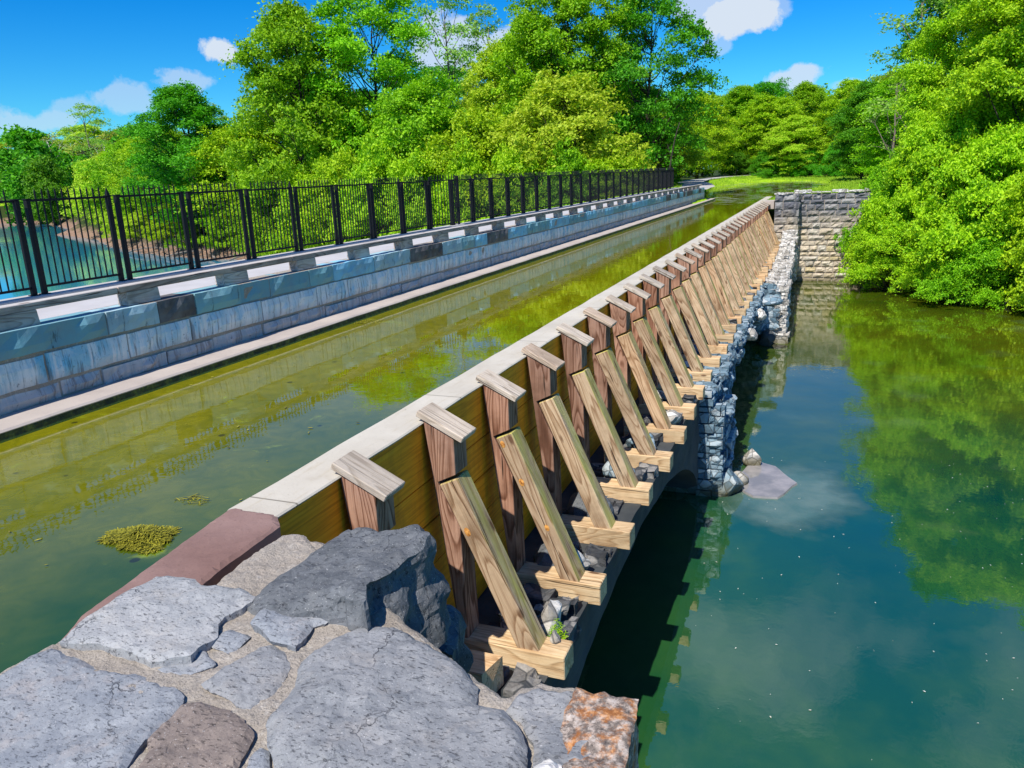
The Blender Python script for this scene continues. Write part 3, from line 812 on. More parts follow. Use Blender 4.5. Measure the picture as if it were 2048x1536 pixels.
# ---- black iron fence
fx, fz0, fz1 = -11.3, -1.52, -.20
fe = empty('iron_fence', (fx, 8, fz0)); tag(fe, 'black iron picket fence along the far edge of the towpath', 'fence')
FB = (fx, 8, fz0)
def panel_mb(w, h0=.10, top=1.50):
    mb = MB(); mb.box(-.018, .018, 0, w, h0, h0 + .035); mb.box(-.018, .018, 0, w, top - .09, top - .055)
    n = max(2, int(round(w / .118)))
    for i in range(1, n):
        yy = w * i / n; mb.box(-.009, .009, yy - .009, yy + .009, h0 + .036, top + .04)
        b = len(mb.v); mb.v += [(-.012, yy - .012, top + .04), (.012, yy - .012, top + .04), (.012, yy + .012, top + .04), (-.012, yy + .012, top + .04), (0, yy, top + .12)]
        mb.f += [(b, b + 1, b + 4), (b + 1, b + 2, b + 4), (b + 2, b + 3, b + 4), (b + 3, b, b + 4)]
    return mb
def post_mb(h, fin):
    mb = MB(); mb.box(-.037, .037, -.037, .037, 0, h, .006); mb.box(-.045, .045, -.045, .045, h, h + .018); mb.box(-.06, .06, -.06, .06, 0, .012)
    if fin:
        b = len(mb.v); mb.v += [(-.03, -.03, h + .018), (.03, -.03, h + .018), (.03, .03, h + .018), (-.03, .03, h + .018), (0, 0, h + .16)]
        mb.f += [(b, b + 1, b + 4), (b + 1, b + 2, b + 4), (b + 2, b + 3, b + 4), (b + 3, b, b + 4)]
    return mb
PITCH = 1.66; PW = PITCH - .26
p_panel = panel_mb(PW).build('picket_panel', M['iron'], fe); p_post = post_mb(1.44, False).build('fence_post', M['iron'], fe); p_fin = post_mb(1.44, True).build('fence_post', M['iron'], fe)
used = {}
def place(src, y, rz=0):
    o = src if src.name not in used else link(src.copy(), fe)
    used[src.name] = 1; o.location = Vector((fx, y, fz0)) - Vector(FB); o.rotation_euler.z = rz; return o
y = 8.45 - PITCH * 5; i = 0
GATE_Y = None
while y < 64.0:
    place(p_post if i % 3 else p_fin, y - .09); 
    place(p_post, y + .09)
    if 21.3 < y < 22.9: GATE_Y = y
    elif y + PITCH < 65: place(p_panel, y + .13)
    y += PITCH; i += 1
gt = empty('iron_gate', (fx, GATE_Y + .13, fz0)); tag(gt, 'narrow black iron gate midway along the picket fence, standing slightly ajar', 'gate')
panel_mb(1.15, .08, 1.52).build('gate_leaf', M['iron'], gt).rotation_euler.z = R(-24)
for a_, b_ in ((0, .05), (1.1, 1.16)):
    mb = MB(); mb.box(-.03, .03, a_, b_, .06, 1.56); mb.build('gate_post', M['iron'], gt).rotation_euler.z = R(-24)
mb = MB(); mb.box(.03, .09, .98, 1.12, .62, .72, .01); mb.build('latch', M['iron'], gt).rotation_euler.z = R(-24)

# ------------------------------------------------------------------ canal side wall: planks and pale beam
cw = empty('canal_trough_wall', (-3.95, 5, -5.1)); WB = (-3.95, 5, -5.1)
tag(cw, 'ochre plank wall topped by a pale beam holding in the near side of the canal', 'wall')
YE = 57.2
y = 4.36
while y < YE:
    L_ = min(4.56, YE - y); z = TOP + .02
    mb = MB()
    zs = [TOP + .02, -4.62, -4.10, -3.60, -3.12, -2.468]
    for a, b in zip(zs[:-1], zs[1:]): mb.box(XW - .07, XW + rnd.uniform(-.006, .006), y, y + L_ - .006, a + .007, b - .007, .005)
    rel(mb.build('plank_panel', M['plank'], cw), WB); y += L_
ys = np.arange(4.32, 66.2, .3); vs = []; fs = []
for y in ys:
    j = .012 * noise.fractal(Vector((y * .9, 2, 0)), 1, 2, 4); j2 = .010 * noise.fractal(Vector((y * 1.7, 9, 0)), 1, 2, 5)
    zt = -2.43 + .006 * noise.noise(Vector((y * 1.1, 7, 0)))
    vs += [(-4.18 + j, y, -2.9), (-4.18 + j, y, zt - .015), (-4.165 + j, y, zt), (XW + .02 + j2, y, zt), (XW + .035 + j2, y, zt - .012), (XW + .02 + j2, y, -2.462), (XW - .3, y, -2.462)]
for i in range(len(ys) - 1):
    for k in range(6): b = i * 7 + k; fs.append((b, b + 1, b + 8, b + 7))
fs.append(tuple(range(6, -1, -1))); fs.append(tuple(len(vs) - 7 + k for k in range(7)))
mb = MB(); mb.add(vs, fs); rel(mb.build('top_beam', M['white_beam'], cw), WB)['label'] = 'pale concrete coloured beam along the top'
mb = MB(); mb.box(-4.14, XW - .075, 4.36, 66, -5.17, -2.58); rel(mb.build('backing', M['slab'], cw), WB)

# ------------------------------------------------------------------ timber buttresses
ORD = ['first', 'second', 'third', 'fourth', 'fifth', 'sixth', 'seventh', 'eighth', 'ninth', 'tenth', 'eleventh', 'twelfth', 'thirteenth', 'fourteenth', 'fifteenth', 'sixteenth',
       'seventeenth', 'eighteenth', 'nineteenth', 'twentieth'] + ['twenty-' + s for s in ('first', 'second', 'third', 'fourth', 'fifth', 'sixth', 'seventh', 'eighth', 'ninth')] + ['thirtieth'] + ['thirty-' + s for s in ('first', 'second', 'third', 'fourth', 'fifth', 'sixth', 'seventh')]
def prism_y(mb, prof, hy, bev=.008):
    """profile in x,z swept from -hy to hy, long edges slightly eased"""
    bm = bmesh.new(); f = [bm.verts.new((x, -hy, z)) for x, z in prof]; g = [bm.verts.new((x, hy, z)) for x, z in prof]
    n = len(prof)
    bm.faces.new(f); bm.faces.new(g[::-1])
    for i in range(n): bm.faces.new((f[(i + 1) % n], f[i], g[i], g[(i + 1) % n]))
    bmesh.ops.recalc_face_normals(bm, faces=list(bm.faces))
    bmesh.ops.bevel(bm, geom=list(bm.edges), offset=bev, segments=1, affect='EDGES')
    bm.verts.index_update(); mb.add([v.co.copy() for v in bm.verts], [tuple(v.index for v in f_.verts) for f_ in bm.faces]); bm.free()
def make_buttress():
    r = empty('timber_buttress')       # base at x = XW, z = TOP
    mb = MB(); prism_y(mb, [(.025, 2.745), (.36, 2.575), (.36, 2.175), (.145, 2.07), (.375, 1.57), (.395, .24), (.30, .24), (.16, 1.5)], .150, .006)
    mb.build('post', M['post'], r)
    mb = MB(); mb.box(-.285, .285, -.17, .17, -.034, .034, .008)
    o = mb.build('cap', M['cap'], r); o.location = (.215, 0, 2.695); o.rotation_euler.y = R(26.5)
    a, b = Vector((.249, 0, 2.115)), Vector((1.114, 0, .19))
    L_ = (b - a).length
    mb = MB(); prism_y(mb, [(-.115, 0), (.115, 0), (.115, L_ - .03), (-.115, L_ - .03)], .147, .012)
    o = mb.build('strut', M['strut'], r); d_ = (b - a).normalized()
    # local z runs down from the upper end to the foot
    zax = -d_; xax = Vector((0, 1, 0)).cross(zax).normalized()
    mt = Matrix((xax, Vector((0, 1, 0)), zax)).transposed().to_4x4(); mt.translation = b
    o.matrix_local = mt
    mb = MB(); mb.box(-.60, .60, -.165, .165, -.138, .138, .010)
    o = mb.build('base_beam', M['base'], r); o.location = (.86, 0, .112)
    return r
but = make_buttress()
def copy_tree(o):
    c = o.copy(); COL.objects.link(c)
    for ch in list(o.children):
        d_ = ch.copy(); COL.objects.link(d_); d_.parent = c
    return c
looks = {0: 'first timber buttress half hidden behind the dark boulder', 1: 'big lichened timber buttress nearest the dark boulder with orange knot',
         2: 'third timber buttress from the boulder, strut with two orange knots', 3: 'fourth timber buttress from the boulder, its strut greenish at the foot',
         4: 'fifth timber buttress, its rotted base beam spilling orange crumbs'}
NB = 34
for i in range(NB):
    b_ = but if i == 0 else copy_tree(but)
    rr = random.Random(100 + i)
    b_.location = (XW + rr.uniform(-.012, .012), 5.34 + 1.53 * i + rr.uniform(-.02, .02), TOP + rr.uniform(-.008, .008))
    for ch in b_.children:
        kind = ch.name.split('.')[0]
        if kind == 'strut': ch.rotation_euler.y += R(rr.uniform(-.6, .6)); ch.scale = (1, rr.uniform(.93, 1.02), 1)
        if kind == 'cap': ch.rotation_euler.z = R(rr.uniform(-1.2, 1.2)); ch.location.z += rr.uniform(-.006, .006)
        if kind == 'base_beam': ch.location.x += rr.uniform(-.05, .04)
        if kind == 'strut' and i < 4:
            ch.data = ch.data.copy(); ch.data.materials[0] = M['strut_near']
    tag(b_, looks.get(i, '%s timber buttress from the near stones, bracing the plank wall' % ORD[i]), 'buttress', 'timber buttresses bracing the canal wall')
    if i in (1, 2):
        # sawn-through knots on the strut's near face
        st = [c_ for c_ in b_.children if c_.name.startswith('strut')][0]
        for (zz, xx, rad) in (((1.50, -.05, .045),) if i == 1 else ((1.98, -.06, .04), (1.45, -.04, .045), (.80, .02, .04))):
            mb = MB(); n = 14
            ring = [(xx + rad * .75 * math.cos(2 * math.pi * q / n), -.149, zz + rad * 1.15 * math.sin(2 * math.pi * q / n)) for q in range(n)]
            mb.add(ring + [(xx, -.156, zz)], [(q, (q + 1) % n, n) for q in range(n)])
            mk = bpy.data.materials.get('orange_knot')
            if mk is None:
                mm = Mat('orange_knot', .6, .3)
                wv = mm.noise(mm.vec('Object', (40, 40, 25)), 1, 3, .6); mm.col(mm.ramp(wv, [(.35, (.30, .10, .02)), (.6, (.75, .36, .09))])); mk = mm.m
            kb = mb.build('knot', mk, st)

# ------------------------------------------------------------------ foreground wing wall
STONES = {
    'left_slab': (-2.3, [(-3.675,2.035),(-3.684,2.143),(-3.676,2.299),(-3.647,2.391),(-3.523,2.395),(-3.245,2.352),(-2.998,2.37),(-2.765,2.346),(-2.656,2.312),(-2.634,2.274),(-2.581,2.114),(-2.591,2.011),(-2.539,1.857),(-2.493,1.694),(-2.284,1.311),(-2.739,0.964),(-3.659,1.292)]),
    'pale_slab': (-2.27, [(-3.619,2.42),(-3.672,2.617),(-3.686,2.919),(-3.663,3.123),(-3.596,3.157),(-3.417,3.175),(-3.314,3.126),(-3.052,3.167),(-2.904,3.12),(-2.874,3.061),(-2.935,2.906),(-2.921,2.833),(-2.845,2.748),(-2.855,2.612),(-2.828,2.531),(-2.998,2.44),(-3.204,2.475),(-3.37,2.468)]),
    's1': (-2.31, [(-2.87,2.693),(-2.884,2.86),(-2.728,2.836),(-2.699,2.821),(-2.692,2.696),(-2.698,2.666)]),
    's2': (-2.31, [(-2.958,2.44),(-2.934,2.566),(-2.869,2.656),(-2.706,2.566),(-2.704,2.545),(-2.816,2.412)]),
    's3': (-2.27, [(-2.739,2.876),(-2.831,3.16),(-2.75,3.215),(-2.492,3.239),(-2.393,3.242),(-2.32,3.156),(-2.354,3.015),(-2.405,2.974),(-2.372,2.863),(-2.368,2.771),(-2.535,2.786)]),
    's4': (-2.3, [(-2.654,2.414),(-2.646,2.571),(-2.59,2.769),(-2.532,2.797),(-2.388,2.743),(-2.304,2.641),(-2.265,2.512),(-2.251,2.421),(-2.289,2.327),(-2.35,2.332)]),
    'brown': (-2.295, [(-2.538,1.969),(-2.589,2.038),(-2.614,2.248),(-2.539,2.284),(-2.385,2.31),(-2.254,2.252),(-2.15,2.186),(-2.12,2.086),(-2.097,2.002),(-2.035,1.847),(-2.007,1.659),(-2.312,1.649),(-2.484,1.858)]),
    'blue': (-2.31, [(-2.034,1.972),(-2.109,2.108),(-2.098,2.159),(-2.038,2.148),(-1.974,2.062),(-1.86,1.924),(-1.918,1.877)]),
    'main': (-2.25, [(-2.085,2.19),(-2.136,2.267),(-2.18,2.508),(-2.26,2.674),(-2.262,2.811),(-2.217,2.919),(-2.119,3.063),(-1.984,3.107),(-1.865,3.066),(-1.74,2.999),(-1.616,2.95),(-1.526,2.915),(-1.422,2.85),(-1.348,2.784),(-1.317,2.678),(-1.179,2.667),(-1.101,2.614),(-0.998,2.488),(-0.949,2.33),(-0.891,2.07),(-0.797,1.698),(-1.155,1.406),(-1.564,1.723),(-1.893,2.007)]),
    'right': (-2.27, [(-1.175,2.753),(-1.153,2.816),(-1.078,2.871),(-0.982,2.873),(-0.906,2.898),(-0.821,2.857),(-0.776,2.886),(-0.694,2.885),(-0.631,2.878),(-0.616,2.77),(-0.605,2.557),(-0.578,2.321),(-0.517,1.73),(-0.775,1.724),(-0.873,2.097),(-0.934,2.359),(-0.985,2.518),(-1.091,2.644),(-1.18,2.691)]),
    'white': (-2.2, [(-0.95,2.281),(-0.919,2.365),(-0.877,2.413),(-0.822,2.383),(-0.78,2.315),(-0.806,2.215),(-0.902,2.207)]),
    'boulder': (-2.15, [(-2.903,3.035),(-2.903,3.184),(-2.907,3.373),(-2.882,3.586),(-2.874,3.735),(-2.868,4.013),(-2.66,3.993),(-2.425,3.848),(-2.259,3.906),(-2.088,3.759),(-2.063,3.633),(-2.119,3.521),(-2.116,3.37),(-2.154,3.271),(-2.178,3.18),(-2.091,3.024),(-2.268,3.097),(-2.521,3.044),(-2.718,2.998)]),
    'coping': (-2.42, [(-4.178,4.37),(-3.736,4.356),(-3.574,4.188),(-3.524,3.503),(-3.487,3.283),(-3.678,3.068),(-3.747,2.698),(-3.823,2.561),(-3.929,2.802),(-3.971,3.131),(-4.065,3.667)]),
    'blue_rock': (-3.0, [(-2.707,4.658),(-2.626,4.684),(-2.26,4.429),(-2.171,4.223),(-2.087,3.944),(-2.287,3.937),(-2.597,4.151)]),
    'body': (-2.36, [(-3.628,1.262),(-3.736,2.167),(-3.702,2.476),(-3.628,2.609),(-3.533,2.94),(-3.298,3.173),(-3.334,3.483),(-3.332,3.885),(-3.203,3.964),(-2.933,3.782),(-2.493,3.458),(-2.218,3.344),(-1.816,3.129),(-1.423,2.897),(-1.235,2.787),(-1.111,2.957),(-0.922,2.989),(-0.665,2.97),(-0.625,2.513),(-0.538,1.799),(-1.094,1.293),(-2.316,0.719)]),
}
def resample(poly, s):
    out = []
    n = len(poly)
    for i in range(n):
        a, b = Vector(poly[i]), Vector(poly[(i + 1) % n]); k = max(1, int(round((b - a).length / s)))
        out += [a.lerp(b, j / k) for j in range(k)]
    return out
def rough_slab(name, poly, z, mat, parent, base, thick=.28, s=.035, amp=.012, edge=.03, zf=None, side_amp=.02, layers=5, jag=.008, flare=0.0, seed=0., cellk=.8):
    B = resample(poly, s); n = len(B)
    cx = sum(p.x for p in B) / n; cy = sum(p.y for p in B) / n
    B = [p + Vector((noise.noise(Vector((p.x * 9, p.y * 9, 1 + seed))), noise.noise(Vector((p.x * 9, p.y * 9, 7 + seed))))) * jag * 1.6 + Vector((noise.noise(Vector((p.x * 31, p.y * 31, 1))), noise.noise(Vector((p.x * 31, p.y * 31, 7))))) * jag for p in B]
    xs = [p.x for p in B]; ys_ = [p.y for p in B]
    gx_, gy_ = np.meshgrid(np.arange(min(xs), max(xs), s), np.arange(min(ys_), max(ys_), s))
    P = np.stack([gx_.ravel(), gy_.ravel()], 1) + np.random.RandomState(3).uniform(-s * .3, s * .3, (gx_.size, 2))
    d, ins = seg_dist(P, [(p.x, p.y) for p in B]); P = P[ins & (d > s * .55)]
    allv = B + [Vector((float(a), float(b))) for a, b in P]
    r = delaunay_2d_cdt(allv, [(i, (i + 1) % n) for i in range(n)], [list(range(n))], 1, 1e-6)
    tv = np.array([(v.x, v.y) for v in r[0]]); dd, _ = seg_dist(tv, [(p.x, p.y) for p in B])
    vs = []
    zf = zf or (lambda x, y: 0)
    def topz(x, y, dist):
        q = Vector((x, y, seed))
        return z + zf(x, y) + amp * (1.6 * noise.fractal(q * 2.2, 1, 2, 3) + .9 * noise.fractal(q * 9, 1, 2, 4) + .35 * abs(noise.fractal(q * 30, 1, 2, 3))) - edge * math.exp(-dist / (edge * .8))
    for (x, y), dist in zip(tv, dd): vs.append((x, y, topz(x, y, dist)))
    fs = [tuple(f) for f in r[2]]
    prev = None
    for l in range(layers + 1):
        ring = []
        for p in B:
            v = Vector((p.x - cx, p.y - cy)); v.normalize(); t = l / layers
            q = Vector((p.x * 3, p.y * 3, (z - thick * t) * 4 + seed))
            o_ = (flare * t + side_amp * (noise.fractal(q, 1, 2, 4) + cellk * (noise.cell(q * 2.2) - .5))) if l else 0
            x, y = p.x + v.x * o_, p.y + v.y * o_
            ring.append((x, y, (z + zf(p.x, p.y) - edge - .002) - (thick * t) if l else topz(p.x, p.y, 0)))
        b0 = len(vs); vs += ring
        if prev is not None:
            for i in range(n): fs.append((prev + i, b0 + i, b0 + (i + 1) % n, prev + (i + 1) % n))
        prev = b0
    bx = Vector(base)
    mb = MB(); mb.add([Vector(v) - bx for v in vs], fs)
    o = mb.build(name, mat, parent)
    return o
ww = empty('stone_wing_wall', (-2.2, 2.4, -2.4)); WBASE = (-2.2, 2.4, -2.4)
tag(ww, 'broad grey stone wing wall top with sandy mortar joints, at the near end of the canal', 'stone wall')
S = STONES
def st(key, mat, label, **k):
    z, poly = S[key]
    o = rough_slab(k.pop('name', 'cap_stone'), poly, z, mat, ww, WBASE, **k)
    if label: o['label'] = label
    return o
st('left_slab', M['stone_blue'], 'large blue grey slab at the canal edge', thick=.4, edge=.016, seed=2.)
st('pale_slab', M['stone_pale'], 'pale pitted slab beside the purple coping', thick=.35, edge=.014, seed=5., side_amp=.012)
st('s1', M['stone_blue'], 'small square blue chip of stone', s=.02, thick=.1, edge=.012, seed=6.)
st('s2', M['stone_blue'], 'small flat blue wedge of stone', s=.02, thick=.1, edge=.012, seed=7.)
st('s3', M['stone_blue'], 'blue grey stone between the boulder and the mortar', s=.025, thick=.2, edge=.02, seed=8.)
st('s4', M['stone_grey'], 'mottled grey five sided stone', s=.025, thick=.2, edge=.02, seed=9.)
st('brown', M['stone_brown'], 'brown weathered stone between the large slabs', s=.025, thick=.2, edge=.014, amp=.016, seed=10.)
st('blue', M['stone_blue'], 'narrow blue stone sunk in the mortar', s=.02, thick=.1, edge=.012, seed=11.)
st('main', M['stone_grey'], 'largest grey slab with rounded far edge', s=.03, thick=.5, edge=.035, amp=.014, seed=12., side_amp=.03, layers=9)
st('right', M['stone_grey'], 'grey corner slab above the creek', s=.03, thick=.42, edge=.03, amp=.02, seed=13., side_amp=.03, layers=9)
lp = [(x, y) for x, y in S['right'][1] if x > -.85]
rough_slab('cap_stone', [(-.905, 2.875), (-.82, 2.86), (-.775, 2.89), (-.69, 2.888), (-.617, 2.885), (-.6, 2.77), (-.59, 2.55), (-.563, 2.32), (-.50, 1.73), (-.73, 1.73), (-.84, 2.1), (-.875, 2.3), (-.83, 2.45), (-.90, 2.62)], -2.235, M['stone_lichen'], ww, WBASE,
           s=.025, thick=.46, edge=.02, amp=.016, seed=14., side_amp=.02, layers=9)['label'] = 'orange lichened stone at the outer corner'
st('white', M['stone_white'], 'small white broken stone lying in the mortar', s=.02, thick=.15, edge=.03, amp=.03, seed=15.)
# dark boulder with a craggy broken side
zb_ = lambda x, y: -.12 + .20 * (x + 2.9) / .85 + .03 * (y - 3.4)
st('boulder', M['stone_dark'], 'big dark craggy boulder beside the timber posts', name='boulder', s=.03, thick=.62, edge=.03, amp=.024, zf=zb_, side_amp=.075, layers=20, jag=.012, seed=21., flare=.10, cellk=0)
st('blue_rock', M['stone_dark'], 'shaded rock wedged below the boulder', name='rock', s=.035, thick=.9, edge=.06, amp=.04, side_amp=.08, layers=12, seed=25.)
# coping that turns outwards from the beam
st('coping', M['coping'], 'smooth purple brown coping stone curving out from the pale beam', name='coping', s=.035, thick=.34, edge=.018, amp=.004, side_amp=.006, layers=4, jag=.003, seed=31., zf=lambda x, y: .0 + .02 * min(1, max(0, (4.3 - y))))
# mortar bed and the wall under it
rough_slab('mortar', S['body'][1], -2.322, M['mortar'], ww, WBASE, thick=.5, s=.022, amp=.013, edge=.02, side_amp=.03, layers=5, seed=41.)
bod = [(x * 1.0, y) for x, y in S['body'][1]]
o = rough_slab('wall_body', [(-4.05, 4.3), (-3.62, 4.34), (-2.5, 4.4), (-2.45, 3.6), (-1.9, 3.2), (-1.4, 2.85), (-1.2, 2.8), (-1.05, 2.9), (-.66, 2.9), (-.62, 2.4), (-.5, 1.6), (-.45, -3), (-3.4, -3), (-3.62, 1.3), (-3.7, 2.4), (-3.8, 3.1)], -2.75, M['masonry'], ww, WBASE,
               thick=6.2, s=.16, amp=.03, edge=.02, side_amp=.07, layers=40, seed=43.)
o['label'] = 'rough masonry below the cap stones'
rough_slab('mortar', [(-3.50, 3.3), (-3.50, 4.0), (-3.60, 4.30), (-3.2, 4.25), (-2.85, 4.05), (-2.3, 3.6), (-2.3, 3.2), (-3.1, 3.2)], -2.54, M['mortar'], ww, WBASE, thick=.4, s=.035, amp=.03, edge=.02, layers=4, seed=51.)
rough_slab('cap_stone', [(-3.42, 3.45), (-3.28, 3.9), (-3.15, 3.86), (-3.05, 3.5), (-3.15, 3.3)], -2.50, M['stone_brown'], ww, WBASE, thick=.2, s=.03, amp=.015, edge=.02, layers=3, seed=52.)['label'] = 'purplish flat stone between coping and boulder'

# ---- stub block and loose stones between the buttress feet
tag(rel(mesh_np('timber_stub', [(0, 0, 0)] * 0 or [(-3.30, 6.02, -5.14), (-2.86, 6.02, -5.14), (-2.80, 6.38, -5.14), (-3.30, 6.38, -5.14), (-3.30, 6.02, -4.80), (-2.88, 6.02, -4.80), (-2.80, 6.38, -4.80), (-3.30, 6.38, -4.80)],
    [(0, 3, 2, 1), (4, 5, 6, 7), (0, 1, 5, 4), (1, 2, 6, 5), (2, 3, 7, 6), (3, 0, 4, 7)], M['base']), (0, 0, 0)), 'short pale timber offcut lying in front of the nearest full buttress', 'timber block')
def loose(name, x, y, z, sx, sy, sz, mat, label, seed, grp=None, cat='stone'):
    bm = bmesh.new(); bmesh.ops.create_icosphere(bm, subdivisions=3, radius=1)
    rr = random.Random(seed)
    planes = [(Vector((rr.uniform(-1, 1), rr.uniform(-1, 1), rr.uniform(-.8, 1))).normalized(), rr.uniform(.55, .8)) for _ in range(9)]
    for v in bm.verts:
        p = v.co.copy()
        for nn_, dd_ in planes:
            e = p.dot(nn_) - dd_
            if e > 0: p -= nn_ * e
        p += p.normalized() * .06 * noise.fractal(p * 2.5 + Vector((seed, 0, 0)), 1, 2, 4)
        v.co = Vector((p.x * sx, p.y * sy, p.z * sz))
    me = bpy.data.meshes.new(name); bm.to_mesh(me); bm.free(); me.materials.append(mat)
    o = link(bpy.data.objects.new(name, me)); o.location = (x, y, z); o.rotation_euler.z = rr.uniform(0, 3)
    tag(o, label, cat, grp); return o
G = 'loose stones between the buttress feet'
loose('loose_stone', -2.98, 7.22, -5.02, .26, .16, .20, M['rubble_pale'], 'pale lichened stone leaning behind the nearest full strut', 1, G)
loose('loose_stone', -2.62, 7.35, -4.95, .16, .26, .26, M['rubble_pale'], 'tall angular pale stone between the second and third buttress feet', 2, G)
loose('loose_stone', -2.42, 6.98, -4.98, .09, .10, .20, M['rubble_pale'], 'upright white stone with a green tuft beside the nearest full base beam', 3, G)
loose('loose_stone', -3.1, 8.8, -4.98, .34, .3, .22, M['stone_dark'], 'dark rounded stone behind the third buttress strut', 4, G)
loose('loose_stone', -2.75, 8.85, -4.97, .2, .14, .2, M['rubble_pale'], 'small pointed pale stone behind the third base beam', 5, G)
loose('loose_stone', -3.05, 10.5, -4.95, .42, .4, .3, M['stone_dark'], 'large dark stone behind the fourth buttress strut', 6, G)
loose('loose_stone', -2.7, 10.3, -5.0, .22, .15, .14, M['rubble_pale'], 'flat pale stone beside the fourth base beam', 7, G)
loose('loose_stone', -2.95, 12.1, -4.98, .34, .3, .24, M['rubble'], 'blue grey stone behind the fifth buttress', 8, G)
loose('loose_stone', -2.9, 13.6, -4.98, .3, .34, .22, M['rubble'], 'blue grey stone behind the sixth buttress', 9, G)
loose('loose_stone', -2.3, 5.55, -5.05, .2, .16, .22, M['rubble_pale'], 'pale crumbling stone in the gap beside the corner slab', 10, G)
for i in range(6, 26):
    rr = random.Random(i + 50)
    loose('loose_stone', -3.0 + rr.uniform(-.2, .3), 6.1 + 1.53 * i, -5.0, rr.uniform(.2, .38), rr.uniform(.2, .36), rr.uniform(.14, .26), M['rubble'] if rr.random() < .6 else M['rubble_pale'],
          'rubble stone between the %s and %s buttress feet' % (ORD[i], ORD[i + 1]), i + 60, G)
# boulders clinging to the broken side and lying at the pier's foot
loose('fallen_stone', -1.62, 19.0, -7.72, .32, .30, .26, M['rubble_pale'], 'small pale stone lying at the foot of the near pier', 71, 'stones fallen at the pier feet')
loose('fallen_stone', -1.35, 20.4, -7.6, .26, .28, .36, M['rubble_pale'], 'pale squared stone rising from the water behind the near pier foot', 72, 'stones fallen at the pier feet')
loose('fallen_stone', -1.75, 18.4, -7.6, .5, .4, .4, M['rubble'], 'blue grey stone at the water edge of the near pier', 73, 'stones fallen at the pier feet')
loose('fallen_stone', -1.85, 33.6, -5.5, .4, .6, .28, M['rubble'], 'smooth blue boulder jutting from the broken wall before the far pier', 74, 'stones jutting from the broken wall')
loose('fallen_stone', -2.0, 27.0, -5.6, .28, .3, .24, M['rubble_pale'], 'white stone jutting midway along the broken wall', 75, 'stones jutting from the broken wall')
loose('fallen_stone', -1.95, 30.5, -5.5, .26, .3, .24, M['rubble_pale'], 'rounded pale stone jutting just before the blue boulder', 76, 'stones jutting from the broken wall')
loose('fallen_stone', -1.95, 35.5, -7.5, .4, .5, .4, M['slab'], 'dark grey block at the foot of the far pier', 77, 'stones fallen at the pier feet')
# drowned slab off the near pier
def shoal_mat(name, a, b):
    m = Mat(name, .08, .5); v = m.vec('World'); m.col(m.mix(m.step(m.noise(v, 2, 6, .6), .4, .65), a, b)); m.bump(m.noise(v, 1.6, 3, .5), .08, .05); return m.m
def silt():
    m = Mat('drowned_silt', .05, .5); v = m.vec('Object', (1 / 1.75, 1 / 2.3, 1)); w = m.vec('World')
    m.b.inputs['IOR'].default_value = 1.8
    m.col(m.mix(m.step(m.noise(w, 1.5, 5, .6), .4, .65), (.10, .19, .15), (.16, .24, .19)))
    ln = m.N('ShaderNodeVectorMath', operation='LENGTH'); m.L(v, ln.inputs[0])
    d = m.math('ADD', ln.outputs['Value'], m.math('MULTIPLY', m.math('SUBTRACT', m.noise(w, .9, 5, .55), .5), .9))
    tr = m.N('ShaderNodeBsdfTransparent'); ms = m.N('ShaderNodeMixShader'); m.L(m.math('MULTIPLY', m.step(d, 1.0, .55), .72), ms.inputs[0])
    m.L(tr.outputs[0], ms.inputs[1]); m.L(m.b.outputs[0], ms.inputs[2]); m.L(ms.outputs[0], m.out.inputs[0]); return m.m
M['shoal'] = silt(); M['drowned'] = shoal_mat('drowned_rock', (.20, .19, .18), (.32, .29, .27))
def flat_rock(name, pts, z, th, mat, label, cat):
    mb = MB(); n = len(pts)
    P = resample(pts, .25)
    P = [p + Vector((noise.noise(Vector((p.x * 2, p.y * 2, 0))), noise.noise(Vector((p.x * 2, p.y * 2, 5))))) * .08 for p in P]; n = len(P)
    c = Vector((sum(p.x for p in P) / n, sum(p.y for p in P) / n))
    vs = [(p.x, p.y, z) for p in P] + [(c.x + (p.x - c.x) * 1.1, c.y + (p.y - c.y) * 1.1, z - th) for p in P]
    fs = [tuple(range(n))] + [(i, n + i, n + (i + 1) % n, (i + 1) % n) for i in range(n)]
    mb.add(vs, fs); o = mb.build(name, mat); tag(o, label, cat); return o
flat_rock('drowned_slab', [(-1.5, 18.6), (-1.1, 18.2), (-.55, 18.3), (-.2, 19.3), (-.75, 20.4), (-1.3, 20.6), (-1.6, 19.6)], ZC + .05, .2, M['drowned'], 'flat pale slab just breaking the water beyond the near pier', 'rock')
mb = MB(); mb.add([(2.2 * math.cos(a_ / 24 * math.pi), 2.8 * math.sin(a_ / 24 * math.pi), 0) for a_ in range(48)], [tuple(range(48))])
sh = mb.build('silt_shoal', M['shoal'], loc=(-.35, 18.7, ZC + .006))
tag(sh, kind='structure')

# ------------------------------------------------------------------ far abutment
ab = empty('far_abutment', (0, 56.5, ZC)); AB = (0, 56.5, ZC)
tag(ab, 'tall rock faced masonry abutment at the far end, dark above and cream below', 'stone wall')
rr = random.Random(4)
mb = MB(); block_wall(mb, (-1.42, 56.6, 0), (1, 0, 0), 5.4, courses(-8.3, -1.95, .30, .46, 3), (.45, 1.05), .3, (0, -1, 0), .10, .09, .05, 21, 6, .035)
rel(mb.build('wall_face', M['masonry'], ab), AB)
mb = MB(); block_wall(mb, (-2.95, 55.3, 0), (1, 0, 0), 1.5, courses(-8.3, -1.9, .38, .62, 8), (.6, 1.0), .5, (0, -1, 0), .10, .07, .05, 31, 6, .015)
block_wall(mb, (-1.45, 55.3, 0), (0, 1, 0), 1.3, courses(-8.3, -1.9, .38, .62, 8), (.6, 1.0), .5, (1, 0, 0), .08, .06, .05, 33, 6, .015)
